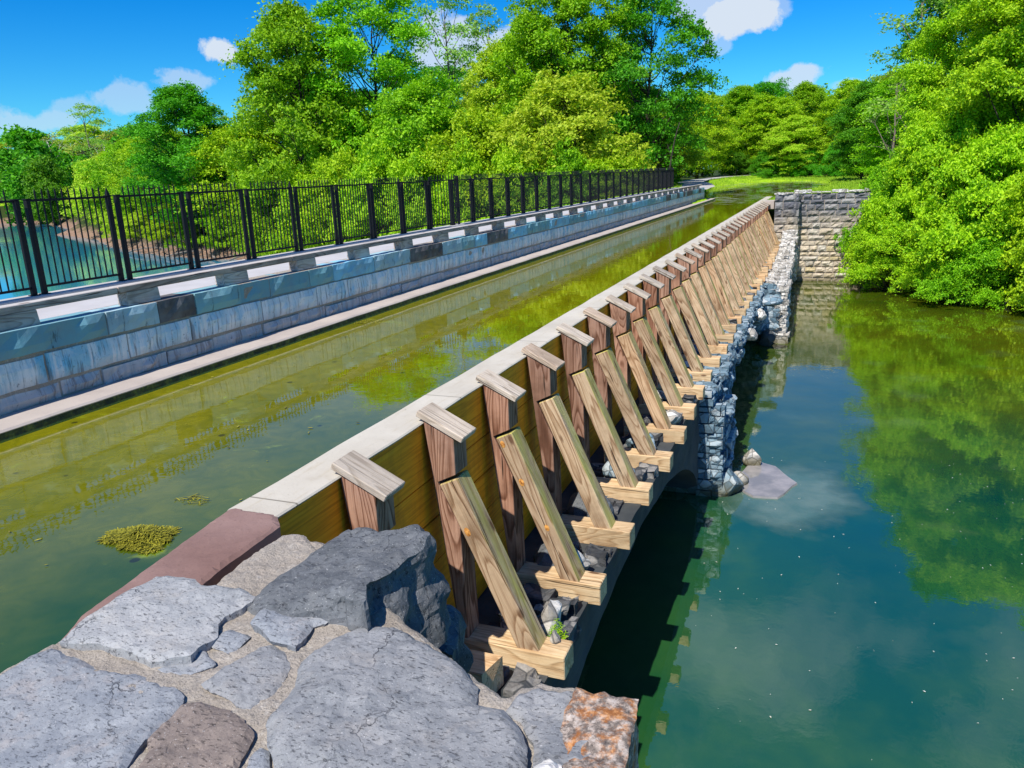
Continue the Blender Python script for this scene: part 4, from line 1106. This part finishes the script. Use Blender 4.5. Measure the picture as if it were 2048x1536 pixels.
rel(mb.build('pilaster', M['masonry'], ab), AB)['label'] = 'projecting stone pier beside the last buttress'
mb = MB(); mb.box(-1.5, 4.0, 56.66, 57.3, -9, -1.98); mb.box(-2.93, -1.53, 55.36, 57.3, -9, -1.93)
rel(mb.build('mortar', M['mortar'], ab), AB)
mb = MB(); x_ = -3.0; i_ = 0
while x_ < 4.0:
    w_ = rr.uniform(.5, 1.1); yf = 55.22 if x_ + w_ < -1.3 else 56.5
    rough_box(mb, x_, x_ + w_ - .02, yf + rr.uniform(-.06, .08), yf + .9, -1.93, -1.86 + rr.uniform(-.03, .16), .12, .045, i_ * 3.); x_ += w_; i_ += 1
rel(mb.build('top_stones', M['rubble_pale'], ab), AB)
mb = MB(); mb.box(-3.62, -3.02, 56.0, 57.4, -2.9, -2.35, .02); rel(mb.build('end_stone', M['ledge'], ab), AB)

# ------------------------------------------------------------------ trees
def leaf_cloud(C, per, size, seed, spread, flat=.55, up=.55, outw=.5, centre=(0, 0, 0), ratio=.55):
    """C (n,4): clump centres and radii -> leaf quads scattered through each clump, tilted mostly upward and outward"""
    rs = np.random.RandomState(seed)
    n = len(C) * per
    c = np.repeat(C, per, 0)
    off = rs.normal(0, .5, (n, 3)) * c[:, 3:4] * spread; off[:, 2] *= flat
    # clumps droop a little at their rim
    off[:, 2] -= .35 * (off[:, 0] ** 2 + off[:, 1] ** 2) / np.maximum(c[:, 3], .1)
    p = c[:, :3] + off
    o = p - np.array(centre); o /= np.maximum(np.linalg.norm(o, axis=1, keepdims=True), 1e-6)
    nr = rs.normal(0, .72, (n, 3)) + outw * o; nr[:, 2] += up * .75
    nr /= np.linalg.norm(nr, axis=1, keepdims=True)
    t = np.cross(nr, rs.normal(0, 1, (n, 3))); t /= np.maximum(np.linalg.norm(t, axis=1, keepdims=True), 1e-6)
    b = np.cross(nr, t)
    L_ = size * rs.uniform(.6, 1.35, (n, 1)); W_ = L_ * ratio
    v0 = p - t * L_ * .5; v1 = p + b * W_ * .5 - t * L_ * .05; v2 = p + t * L_ * .5 - nr * L_ * .12; v3 = p - b * W_ * .5 - t * L_ * .05
    V = np.stack([v0, v1, v2, v3], 1).reshape(-1, 3)
    F = np.arange(n * 4).reshape(n, 4)
    return V, F
def make_proto(kind, seed, H, Rr, n_lobes, clumps, per, leaf, z0=.22, taper=.75, spread=1.0, clump_r=.55, trunk=.25, lobe_r=.42, sparse=False, bare=False, low=False):
    rs = np.random.RandomState(seed); rr = random.Random(seed)
    lobes = []
    for i in range(n_lobes):
        u = (i + .5) / n_lobes
        z = H * (z0 + (1 - z0) * (u ** .85) * .93)
        env = Rr * math.sin(math.pi * min(.97, (.16 + .80 * u))) ** taper if not low else Rr * math.sqrt(max(.05, 1 - (u * .95) ** 2))
        a = i * 2.39996 + rr.uniform(-.5, .5); lr = Rr * lobe_r * rr.uniform(.75, 1.25) * (1 - .35 * u)
        d_ = max(0, env - lr * .75) * rr.uniform(.55, 1.08)
        lobes.append((math.cos(a) * d_, math.sin(a) * d_, z - lr * .2, lr, lr * rr.uniform(.6, .95)))
    C = []; tips = []
    for (x, y, z, r, rz) in lobes:
        k = int(clumps * rr.uniform(.75, 1.25))
        d = rs.normal(0, 1, (k, 3)); d /= np.linalg.norm(d, axis=1, keepdims=True)
        d[:, 2] = np.where(d[:, 2] < -.35, -d[:, 2] * .6, d[:, 2])
        q = np.where(rs.uniform(0, 1, (k, 1)) < .12, rs.uniform(1.1, 1.55, (k, 1)), rs.uniform(.5, 1.12, (k, 1)) ** .8)
        p = np.array([x, y, z]) + d * q * np.array([r, r, rz])
        cr = clump_r * rs.uniform(.55, 1.35, (k, 1))
        C.append(np.hstack([p, cr])); tips.append(p[rs.permutation(k)[:6]])
    C = np.vstack(C); C = C[C[:, 2] > .12]
    V, F = leaf_cloud(C, per, leaf, seed, spread, centre=(0, 0, H * .45))
    V[:, 2] = np.maximum(V[:, 2], .03)
    # trunk and limbs
    mb = MB(); tr = trunk
    lean = Vector((rr.uniform(-.06, .06), rr.uniform(-.06, .06), 0))
    tp = []; tz = H * .86
    for i in range(8):
        u = i / 7; tp.append((lean.x * tz * u + .12 * rr.uniform(-1, 1) * (u > 0) * tr * 4, lean.y * tz * u + .12 * rr.uniform(-1, 1) * (u > 0) * tr * 4, tz * u - (.4 if i == 0 else 0)))
    mb.tube(tp, [tr * (1.35 if i == 0 else (1 - .88 * i / 7)) for i in range(8)], 8)
    for (lb, tps) in zip(lobes, tips):
        x, y, z, r, rz = lb
        zs = max(H * .06, z - Rr * rr.uniform(.35, .8)); u = min(1, zs / tz); j = min(6, int(u * 7)); fr = u * 7 - j
        a = Vector(tp[j]).lerp(Vector(tp[j + 1]), fr)
        e = Vector((x, y, z)); m1 = a.lerp(e, .5) + Vector((rr.uniform(-.3, .3), rr.uniform(-.3, .3), -.04 * Rr + rr.uniform(-.2, .2)))
        rb = tr * .42 * (1 - .6 * u)
        mb.tube([a, a.lerp(m1, .5) + Vector((0, 0, -.03 * Rr)), m1, e], [rb, rb * .85, rb * .6, rb * .32], 5)
        for t_ in tps:
            t_ = Vector(t_); m2 = e.lerp(t_, .5) + Vector((rr.uniform(-.15, .15), rr.uniform(-.15, .15), rr.uniform(-.1, .2)))
            mb.tube([e if rr.random() < .6 else m1.lerp(e, .7), m2, t_], [rb * .28, rb * .18, rb * .06], 4)
            if bare or sparse:
                for q in range(4 if bare else 2):
                    s_ = m2.lerp(t_, rr.uniform(.2, .9)); g = s_ + Vector((rr.uniform(-1, 1), rr.uniform(-1, 1), rr.uniform(-.2, 1.1))) * Rr * .13
                    mb.tube([s_, g], [rb * .11, rb * .03], 3)
    return dict(kind=kind, H=H, R=Rr, V=V, F=F, mb=mb)
PROTO = {}
def P(kind, *a, **k): PROTO.setdefault(kind, []).append(make_proto(kind, *a, **k))
P('big', 11, 20, 6.5, 40, 27, 60, .27, z0=.12, clump_r=.62, lobe_r=.31, spread=1.15)
P('big', 12, 20, 6.5, 44, 25, 58, .27, z0=.14, clump_r=.58, taper=.55, lobe_r=.29, spread=1.2)
P('big', 13, 20, 6.5, 38, 28, 60, .27, z0=.10, clump_r=.66, lobe_r=.33, spread=1.1)
P('big', 14, 20, 6.5, 42, 20, 52, .27, z0=.16, clump_r=.60, lobe_r=.30, taper=.5, spread=1.25)
P('mid', 21, 11, 5.0, 26, 28, 62, .23, z0=.10, clump_r=.62, lobe_r=.44)
P('mid', 22, 11, 5.0, 27, 26, 62, .23, z0=.08, clump_r=.60, lobe_r=.44)
P('shrub', 31, 7, 4.6, 15, 36, 72, .21, z0=.08, clump_r=.52, low=True, trunk=.12)
P('shrub', 32, 7, 4.6, 16, 34, 72, .21, z0=.06, clump_r=.50, low=True, trunk=.12)
P('near', 41, 8, 5.0, 26, 62, 80, .17, z0=.12, clump_r=.46, low=True, trunk=.14, lobe_r=.34)
P('near', 42, 8, 5.0, 27, 60, 80, .17, z0=.10, clump_r=.44, low=True, trunk=.14, lobe_r=.33)
P('tallnear', 45, 20, 7.0, 36, 66, 80, .20, z0=.12, clump_r=.60, lobe_r=.31, taper=.45)
P('sparse', 51, 22, 4.6, 15, 13, 26, .30, z0=.30, clump_r=.75, sparse=True, lobe_r=.40)
P('sparse', 52, 22, 4.6, 14, 12, 24, .30, z0=.34, clump_r=.75, sparse=True, lobe_r=.42)
P('bare', 61, 18, 6.5, 11, 7, 7, .34, z0=.35, clump_r=.7, bare=True, trunk=.35)
P('far', 71, 17, 8.5, 12, 20, 46, .75, z0=.10, clump_r=1.6)
P('far', 72, 17, 8.5, 13, 18, 46, .75, z0=.10, clump_r=1.6)
for lst in PROTO.values():
    for p in lst:
        o = mesh_np('crown', p['V'], p['F'], None); p['cm'] = o.data; bpy.data.objects.remove(o)
        o = p['mb'].build('trunk', None, smooth=True); p['tm'] = o.data; bpy.data.objects.remove(o); del p['V'], p['F'], p['mb']
cnt = {}
cache = {}
def tree(kind, x, y, ztop, Rr, leaf, label, bark='bark', name=None, cat='tree', group=None, zb=None, rz=None, thin=1.0):
    k = cnt.get(kind, 0); cnt[kind] = k + 1
    p = PROTO[kind][k % len(PROTO[kind])]
    z = float(land_z(x, y)[0]) if zb is None else zb
    z = max(z, ZC - .1)
    rr = random.Random(int(x * 31 + y * 17))
    t = empty(name or ('shrub' if kind in ('shrub', 'near') else 'tree'), (x, y, z - .05))
    s = Rr / p['R'] * (1.22 if kind == 'big' else 1.1 if kind == 'mid' else 1.0); t.scale = (s * thin, s * thin, (ztop - z) / p['H']); t.rotation_euler.z = rr.uniform(0, 6.28) if rz is None else rz
    key = (p['cm'].name, leaf); 
    if key not in cache:
        c = p['cm'].copy(); c.materials.clear(); c.materials.append(M[leaf]); cache[key] = c
    k2 = (p['tm'].name, bark)
    if k2 not in cache:
        c = p['tm'].copy(); c.materials.clear(); c.materials.append(M[bark]); cache[k2] = c
    link(bpy.data.objects.new('crown', cache[key]), t); link(bpy.data.objects.new('trunk', cache[k2]), t)
    tag(t, label, cat if kind not in ('shrub', 'near') else 'shrub', group)
    return t
GB, GS, GF, GR, GK = 'trees beyond the iron fence', 'shrubs on the bank beyond the iron fence', 'trees around the canal basin', 'trees over the right bank', 'trees on the far left shore'
tree('far', -197, 152, 17, 13.8, 'leaf_deep', 'dark rounded tree at the far left edge across the river', group=GK)
tree('far', -178, 141, 9, 7, 'leaf_deep', 'low dark tree right of the rounded one on the far left shore', group=GK)
tree('far', -214, 168, 14, 14, 'leaf_deep', 'dark tree standing behind the low one on the far left shore', group=GK)
for i, (x, y, zt, r_, lf) in enumerate([(-384, 300, 31, 18, 'leaf_far'), (-372, 322, 35, 20, 'leaf_yellow'), (-326, 302, 29, 18, 'leaf_far'), (-420, 320, 33, 20, 'leaf_mid'), (-345, 330, 33, 20, 'leaf_far'), (-296, 300, 26, 18, 'leaf_mid'),
                                     (-400, 285, 26, 18, 'leaf_yellow'), (-355, 285, 25, 18, 'leaf_mid'), (-310, 270, 22, 18, 'leaf_far'), (-270, 280, 22, 18, 'leaf_mid'), (-240, 250, 19, 16, 'leaf_far')]):
    tree('far', x, y, zt, r_, lf, '%s hazy treetop from the left on the distant ridge' % ORD[i], group='treetops on the distant ridge')
tree('bare', -211, 171, 18, 10, 'leaf_far', 'bare white limbed tree rising above the far left shore', 'bark_pale')
tree('bare', -190, 170, 15, 8, 'leaf_far', 'smaller bare white limbed tree beside the taller one far left', 'bark_pale')
tree('sparse', -160, 140, 20.5, 7.5, 'leaf_pale', 'tall thin leaved tree standing alone above the left treeline', 'bark_grey')
tree('shrub', -113, 101, 5.5, 7.5, 'leaf_yellow', 'yellow green willow scrub at the tip of the left bank', 'bark_grey')
tree('shrub', -124, 112, 7, 8, 'leaf_yellow', 'taller yellow green scrub behind the willow on the left bank', 'bark_grey')
tree('mid', -104, 99, 8.5, 6.5, 'leaf_mid', 'round green tree right of the willow scrub', group=GB)
tree('mid', -92, 91, 8.5, 6.6, 'leaf_bright', 'bright green tree left of the tall dark one', group=GB)
tree('big', -69.5, 74, 12.2, 6.6, 'leaf_deep', 'dark green tree at the left end of the main wood', group=GB)
tree('mid', -80.5, 82, 8.0, 6.0, 'leaf_mid', 'mid green tree at the foot of the dark one', group=GB)
tree('mid', -61, 73, 6.9, 6.0, 'leaf_bright', 'bright low tree in front of the dark one', group=GB)
tree('big', -58.5, 80, 13.0, 6.5, 'leaf_mid', 'mid green tree between the dark tree and the tall pair', group=GB)
tree('big', -48.8, 67, 17.8, 6.2, 'leaf_mid', 'tall tree whose top leaves the picture at upper left', group=GB)
tree('big', -43.0, 72, 19.5, 6.4, 'leaf_mid', 'tallest tree just right of the first tall one', group=GB)
tree('sparse', -39.0, 82, 21.5, 5.0, 'leaf_pale', 'tall see through tree with sky between its branches', 'bark_grey')
tree('sparse', -36.4, 86, 19.0, 4.2, 'leaf_pale', 'second thin tree standing right behind the see through one', 'bark_grey')
tree('sparse', -30.2, 84, 17.5, 4.4, 'leaf_yellow', 'yellow tinted thin tree between the see through trees and the broad one', 'bark_grey')
tree('sparse', -54.0, 76, 15.0, 4.6, 'leaf_pale', 'thin pale tree poking up left of the tall pair', 'bark_grey')
tree('sparse', -20.5, 85, 14.5, 4.0, 'leaf_pale', 'thin pale tree at the right shoulder of the main wood', 'bark_grey')
tree('sparse', -86, 96, 12.5, 5.0, 'leaf_pale', 'thin pale tree rising left of the dark green one', 'bark_grey')
tree('mid', -35.0, 66, 8.8, 5.6, 'leaf_mid', 'mid green tree below the see through trees', group=GB)
tree('big', -32.0, 80, 14.0, 5.0, 'leaf_yellow', 'yellow green tree right of the see through trees', group=GB)
tree('big', -22.8, 73, 18.0, 5.6, 'leaf_mid', 'broad tall tree left of centre gap', group=GB)
tree('big', -27.5, 78, 16.0, 5.2, 'leaf_bright', 'tall bright tree left of the broad one', group=GB)
tree('big', -16.2, 77, 17.5, 5.2, 'leaf_deep', 'tall deep green tree at the right end of the main wood', group=GB)
tree('mid', -20.0, 63, 7.9, 6.4, 'leaf_yellow', 'large rounded yellow green tree in front of the tall ones', group=GB)
tree('mid', -27.0, 62, 5.6, 5.2, 'leaf_bright', 'bright rounded tree left of the yellow green one', group=GB)
tree('big', -17.6, 92, 8.0, 4.6, 'leaf_mid', 'green tree beside the path beyond the fence end', group=GB)
tree('mid', -18.6, 73, 3.4, 3.0, 'leaf_mid', 'small green tree behind the end of the fence', group=GB)
fill = [(-66, 92, 11, 7, 'leaf_mid'), (-56, 92, 12, 7, 'leaf_deep'), (-46, 92, 14, 7, 'leaf_deep'), (-37, 96, 12, 7, 'leaf_mid'), (-29, 92, 12.5, 6, 'leaf_deep'), (-23, 90, 13, 6, 'leaf_mid'),
        (-80, 96, 8, 7, 'leaf_mid'), (-92, 106, 8, 7, 'leaf_mid'), (-26, 108, 12, 7, 'leaf_deep'), (-20, 104, 9, 5, 'leaf_deep')]
for i, (x, y, zt, r_, lf) in enumerate(fill): tree('big', x, y, zt, r_, lf, '%s tree from the left in the shaded back row of the wood' % ORD[i], group='back row of the wood')
for i, (x, y, zt, r_, lf) in enumerate([(-52, 66, 1.5, 4.2, 'leaf_mid'), (-46, 63.5, 1.6, 4.4, 'leaf_bright'), (-41, 61.5, 2.6, 4.6, 'leaf_bright'), (-36, 60.5, 2.9, 4.6, 'leaf_bright'), (-31.5, 59.5, 2.2, 4.2, 'leaf_bright'),
                                      (-27, 59, 1.8, 4.2, 'leaf_bright'), (-22.5, 58.6, 2.2, 4.2, 'leaf_bright'), (-18.5, 58.8, 1.6, 4.0, 'leaf_mid'), (-15.2, 60.5, 1.2, 3.4, 'leaf_bright'), (-16.8, 65, 1.4, 2.6, 'leaf_mid'),
                                      (-58, 71, .8, 4.0, 'leaf_mid'), (-66, 75, .5, 4.4, 'leaf_bright'), (-75, 80, .5, 4.6, 'leaf_mid'), (-84, 85, .8, 4.8, 'leaf_bright'), (-96, 92, 1.5, 5.0, 'leaf_mid'), (-55, 67.5, -3.4, 2.6, 'leaf_bright'), (-63, 70.5, -3.2, 2.6, 'leaf_bright'), (-70, 72.6, -3.6, 2.4, 'leaf_mid'), (-78, 77, -3.2, 2.8, 'leaf_bright'), (-88, 82, -3.0, 3.0, 'leaf_yellow'), (-48, 64.6, -3.2, 2.4, 'leaf_bright'), (-101, 90.5, -2.6, 3.2, 'leaf_yellow')]):
    tree('shrub', x, y, zt, r_, lf, '%s bushy shrub in the row behind the iron fence' % ORD[i], group=GS)
# around the basin
for i, (x, y, zt, r_, lf, lb) in enumerate([
    (-21.5, 146, 12.5, 6.5, 'leaf_bright', 'green tree left of the path bend'), (-16, 168, 16.0, 6.5, 'leaf_mid', 'darker tree above the path bend'), (-9.5, 158, 12.8, 6.6, 'leaf_bright', 'bright tree beyond the middle of the basin'),
    (-4.4, 176, 16.5, 6.4, 'leaf_mid', 'tall tree behind the middle of the basin'), (2.6, 150, 11.0, 5.6, 'leaf_bright', 'green tree beyond the right of the basin'), (-5.0, 150, 8.4, 5.6, 'leaf_yellow', 'rounded yellow green tree behind the lawn'),
    (-27, 160, 13, 7, 'leaf_deep', 'dark tree far left behind the path'), (10, 165, 16, 8, 'leaf_mid', 'large tree behind the right side of the lawn'), (-12, 184, 18, 7, 'leaf_deep', 'tall dark tree behind the basin trees'),
    (4, 184, 17, 7, 'leaf_bright', 'bright tall tree behind the basin trees'), (-20, 190, 17, 8, 'leaf_mid', 'rear tree above the path'), (-31, 132, 12, 6.5, 'leaf_mid', 'green tree on the near side of the path bend'),
    (-22.5, 122, 9.5, 4.6, 'leaf_bright', 'bright tree overhanging the path')]):
    tree('big', x, y, zt, r_, lf, lb, group=GF)
for i, (x, y, zt, r_, lf) in enumerate([(-15.5, 156, 2.6, 3.6, 'leaf_deep'), (-9.5, 150, 2.2, 3.8, 'leaf_deep'), (-3.5, 148, 2.4, 3.6, 'leaf_deep'), (2.0, 142, 2.6, 3.6, 'leaf_deep'), (6.5, 136, 3.0, 4.0, 'leaf_mid'), (9.5, 122, 3.4, 4.2, 'leaf_bright'),
                                      (-21, 108, 1.2, 3.0, 'leaf_mid'), (-20, 92, 1.4, 3.0, 'leaf_mid')]):
    tree('shrub', x, y, zt, r_, lf, '%s low shrub from the left around the lawn and path' % ORD[i], group='low shrubs around the lawn and path')
for i, (x, y, zt, r_, lf) in enumerate([(-60, 215, 18, 10, 'leaf_mid'), (-44, 220, 19, 10, 'leaf_mid'), (-30, 215, 19, 10, 'leaf_mid'), (-17, 222, 20, 10, 'leaf_mid'), (-4, 215, 18, 10, 'leaf_mid'), (9, 220, 19, 10, 'leaf_mid'), (22, 205, 18, 10, 'leaf_deep'),
                                      (-45, 150, 10, 8, 'leaf_deep'), (-38, 118, 9, 6, 'leaf_deep'), (-12, 205, 9, 8, 'leaf_deep'), (0, 196, 9, 8, 'leaf_deep'), (14, 150, 9, 7, 'leaf_deep')]):
    tree('far', x, y, zt, r_, lf, '%s tree of the dark wood closing the view beyond the basin' % ORD[i], group='dark wood beyond the basin')
# right bank
tree('big', 4.4, 108, 9.6, 4.2, 'leaf_deep', 'upright tree at the right end of the lawn', group=GR)
tree('big', 8.0, 92, 9.0, 5.0, 'leaf_mid', 'green tree behind the right bank shrubs', group=GR)
tree('tallnear', 8.6, 59, 10.2, 5.0, 'leaf_bright', 'bright broad tree rising over the abutment', group=GR)
tree('tallnear', 11.5, 54.5, 13.0, 6.2, 'leaf_bright', 'tall bright tree filling the right edge', group=GR)
tree('tallnear', 11.5, 66, 19.5, 6.6, 'leaf_deep', 'tall dark tree behind the bright ones at upper right', group=GR)
tree('sparse', 6.8, 66, 13.2, 4.6, 'leaf_pale', 'thin leaved tree reaching left at the top right', 'bark_grey')
tree('bare', 5.4, 74, 7.5, 3.0, 'leaf_pale', 'bare grey twigged tree beside the thin leaved one', 'bark_grey')
tree('tallnear', 19, 58, 19, 8.5, 'leaf_mid', 'mid green tree just out at the right edge', group=GR)
tree('near', 4.4, 56.8, .4, 3.0, 'leaf_mid', 'shrub hanging over the top of the abutment wall', group='shrubs hanging over the right bank')
tree('near', 6.4, 54.2, 2.4, 4.2, 'leaf_bright', 'bright shrub right of the abutment wall', group='shrubs hanging over the right bank')
tree('near', 4.3, 52.6, -3.2, 2.9, 'leaf_bright', 'low bright shrub drooping in front of the abutment', group='shrubs hanging over the right bank')
tree('near', 9.0, 50.0, 1.4, 4.6, 'leaf_bright', 'bright rounded shrub leaning over the creek', group='shrubs hanging over the right bank')
tree('near', 8.0, 48.6, -3.2, 3.2, 'leaf_mid', 'low shrub touching the creek at its lowest sprays', group='shrubs hanging over the right bank')
tree('near', 12.8, 46.6, 1.2, 4.8, 'leaf_bright', 'large bright shrub at the right edge of the creek', group='shrubs hanging over the right bank')
tree('near', 17.5, 43.0, 2.0, 5.0, 'leaf_mid', 'shrub at the far right leaving the picture', group='shrubs hanging over the right bank')

# leaning dead pole by the end of the fence
mb = MB(); mb.tube([(0, 0, -.2), (.12, 0, 1.2), (.34, 0, 2.8), (.62, 0, 4.3), (.95, 0, 5.4)], [.09, .08, .065, .05, .03], 7); mb.tube([(.3, 0, 2.6), (.1, .1, 3.3), (-.05, .1, 3.8)], [.03, .02, .01], 5)
o = mb.build('dead_trunk', M['bark'], smooth=True); o.location = (-12.15, 66.5, -1.8); tag(o, 'thin leaning dark dead trunk at the end of the iron fence', 'tree trunk')
# driftwood and roots on the left bank
for i, (x, y, L_, a) in enumerate([(-68, 69.5, 4.5, .3), (-62, 67.6, 3.5, 2.7), (-74, 72.2, 4, -.4), (-57, 66.6, 3.2, .9), (-79, 74.6, 5, .2), (-52, 64.8, 3, 2.9)]):
    rr = random.Random(i); mb = MB()
    pts = [(L_ * (u - .5), .5 * math.sin(u * 3 + i), .25 + .5 * math.sin(u * 2.4)) for u in (0, .25, .5, .75, 1)]
    mb.tube(pts, [.11, .10, .085, .06, .03], 6)
    for q in range(4):
        s_ = Vector(pts[1 + q % 4 if q < 3 else 2]); mb.tube([s_, s_ + Vector((rr.uniform(-.8, .8), rr.uniform(-.6, .6), rr.uniform(.4, 1.2)))], [.04, .012], 4)
    o = mb.build('driftwood', M['bark_grey'], smooth=True); o.location = (x, y, max(ZC, float(land_z(x, y)[0])) + .02); o.rotation_euler.z = a
    tag(o, '%s grey driftwood branch from the left along the muddy left bank' % ORD[[4, 2, 5, 1, 0, 3].index(i) if False else (5 - sorted([-68, -62, -74, -57, -79, -52], reverse=True).index(x))], 'driftwood', 'driftwood on the left bank')
rs = np.random.RandomState(77); n = 2600
x = rs.uniform(-98, -14, n); Yl = np.interp(x, [-114, -90, -72, -60, -30, -12], [96, 79, 70, 67, 59, 56.6]); y = Yl + rs.uniform(.2, 6, n) + .4; z = land_z(x, y)
a = rs.uniform(0, 6.28, n); L_ = rs.uniform(.25, 1.1, n); w = rs.uniform(.015, .035, n); tz = rs.normal(0, .25, n)
c, s_ = np.cos(a), np.sin(a)
V = np.stack([np.stack([x - c * L_ + s_ * w, y - s_ * L_ - c * w, z + .03], 1), np.stack([x - c * L_ - s_ * w, y - s_ * L_ + c * w, z + .07], 1), np.stack([x + c * L_, y + s_ * L_, z + .1 + np.abs(tz)], 1)], 1).reshape(-1, 3)
tag(mesh_np('fallen_twigs', V, np.arange(n * 3).reshape(n, 3), M['bark_grey']), kind='stuff')
# dark exposed roots and stones under the right shrubs
G2 = 'dark stones along the right bank waterline'
sp = [(5.0, 53.3), (6.6, 51.2), (8.0, 49.4), (9.6, 48.2), (11.2, 47.0), (13.0, 45.9), (15.0, 44.5)]
for i, (x, y) in enumerate(sp):
    loose('bank_stone', x, y, ZC + .12, .55, .4, .3, M['stone_dark'], '%s dark stone from the left under the right bank shrubs' % ORD[i], 200 + i, G2)

# ------------------------------------------------------------------ grass, floating growth, petals
def stuff(name, V, F, mat): return tag(mesh_np(name, V, F, mat), kind='stuff')
def blade_mat(name, a, b):
    m = Mat(name, .6, .2); m.col(m.ramp(m.gm.outputs['Random Per Island'], [(0, a), (1, b)])); return m.m
M['blade'] = blade_mat('grass_blades', (.12, .26, .010), (.32, .46, .03))
rs = np.random.RandomState(5)
n = 60000
x = rs.uniform(-16, 8, n); y = 57.5 + 88 * rs.uniform(0, 1, n) ** 1.3
Pn = np.stack([x, y], 1); dc_, ic_ = seg_dist(Pn, canal_poly); dp_, _ = seg_dist(Pn, PATH, False); dl_, il_ = seg_dist(Pn, LAND)
k = (~ic_) & (dp_ > 1.4) & il_ & (dl_ > 1.5) & ((dc_ < 9) | (x > 0)) & ~((x > -12.2) & (x < -4) & (y < 67)) & ~((x > -3.1) & (x < 4.2) & (y < 57.6))
x, y = x[k][:26000], y[k][:26000]; z = land_z(x, y); n = len(x)
h = rs.uniform(.10, .30, n); a = rs.uniform(0, 6.28, n); w = .035; dx, dy = np.cos(a) * w, np.sin(a) * w; lx, ly = rs.normal(0, .08, n), rs.normal(0, .08, n)
V = np.stack([np.stack([x - dx, y - dy, z - .02], 1), np.stack([x + dx, y + dy, z - .02], 1), np.stack([x + lx, y + ly, z + h], 1)], 1).reshape(-1, 3)
stuff('grass', V, np.arange(n * 3).reshape(n, 3), M['blade'])

def flecks(n, xr, yr, z, size, seed, el=1.0, ang=None, poly=None):
    rs = np.random.RandomState(seed); x = rs.uniform(*xr, n); y = rs.uniform(*yr, n)
    if poly is not None:
        d_, i_ = seg_dist(np.stack([x, y], 1), poly); x, y = x[i_ & (d_ > .15)], y[i_ & (d_ > .15)]; n = len(x)
    s = size * rs.uniform(.4, 1.5, n); a = rs.uniform(0, 6.28, n) if ang is None else ang + rs.normal(0, .15, n)
    c, s_ = np.cos(a), np.sin(a); zz = np.full(n, z) + rs.uniform(0, .003, n); out = []
    for (u, v) in ((-1, 0), (0, -.45), (1, 0), (0, .45)):
        U, W = u * s * el, v * s; out.append(np.stack([x + U * c - W * s_, y + U * s_ + W * c, zz], 1))
    return np.stack(out, 1).reshape(-1, 3), np.arange(n * 4).reshape(n, 4)
M['petal'] = blade_mat('pale_petals', (.55, .52, .42), (.80, .78, .68))
V, F = flecks(260, (-1.8, 7), (4.5, 22), ZC + .012, .017, 1); stuff('floating_petals', V, F, M['petal'])
M['weed'] = blade_mat('pale_water_grass', (.22, .30, .16), (.55, .62, .50))
V, F = flecks(900, (-13.5, .8), (58, 130), ZT + .012, .16, 2, 3.2, 0.0, canal_poly); stuff('floating_water_grass', V, F, M['weed'])
M['fleck'] = blade_mat('floating_debris', (.09, .08, .01), (.42, .38, .06))
V, F = flecks(150, (-8.2, -3.5), (2.2, 30), ZT + .010, .025, 3, 1.2, None, canal_poly); stuff('floating_debris', V, F, M['fleck'])
M['algae'] = blade_mat('algae_strands', (.06, .07, .006), (.38, .34, .03))
def strands(cx, cy, rx, ry, n, seed, hgt=.03, L0=.06):
    rs = np.random.RandomState(seed); r = np.sqrt(rs.uniform(0, 1, n)); a = rs.uniform(0, 6.28, n)
    r *= 1 + .22 * np.sin(a * 3 + seed) + .12 * np.sin(a * 7)
    x = cx + rx * r * np.cos(a); y = cy + ry * r * np.sin(a); z = ZT + .006 + hgt * np.clip(1 - r, 0, 1) * rs.uniform(0, 1.6, n)
    b = rs.uniform(0, 6.28, n); L_ = L0 * rs.uniform(.4, 1.4, n); w = .0035
    c, s = np.cos(b), np.sin(b); dz = rs.normal(0, .008, n)
    q = [np.stack([x - c * L_ + s * w, y - s * L_ - c * w, z], 1), np.stack([x - c * L_ - s * w, y - s * L_ + c * w, z], 1), np.stack([x + c * L_ - s * w, y + s * L_ + c * w, z + np.abs(dz)], 1), np.stack([x + c * L_ + s * w, y + s * L_ - c * w, z + np.abs(dz)], 1)]
    return np.stack(q, 1).reshape(-1, 3), np.arange(n * 4).reshape(n, 4)
V, F = strands(-4.80, 4.02, .27, .17, 5200, 4, .055, .045)
o = mesh_np('floating_algae_mat', V, F, M['algae']); tag(o, 'yellow green floating mat of algae and twigs beside the purple coping', 'algae mat')
for i, (x, y, rx, ry, nn_, lb) in enumerate([(-4.95, 4.75, .16, .08, 45, 'small algae patch above the floating mat'),
                                       (-8.0, 12.6, .25, .3, 200, 'brownish leaf raft against the far ledge')]):
    V, F = strands(x, y, rx, ry, nn_, 10 + i, .004, .035)
    tag(mesh_np('algae_patch', V, F, M['algae']), lb, 'algae patch', 'algae patches on the canal')
V, F = strands(-2.45, 7.12, .09, .09, 90, 40, .16, .04)
V[:, 2] += -4.95 - ZT
tag(mesh_np('weed_tuft', V, F, M['leaf_bright']), 'small green weed tuft growing by the nearest full base beam', 'weed')
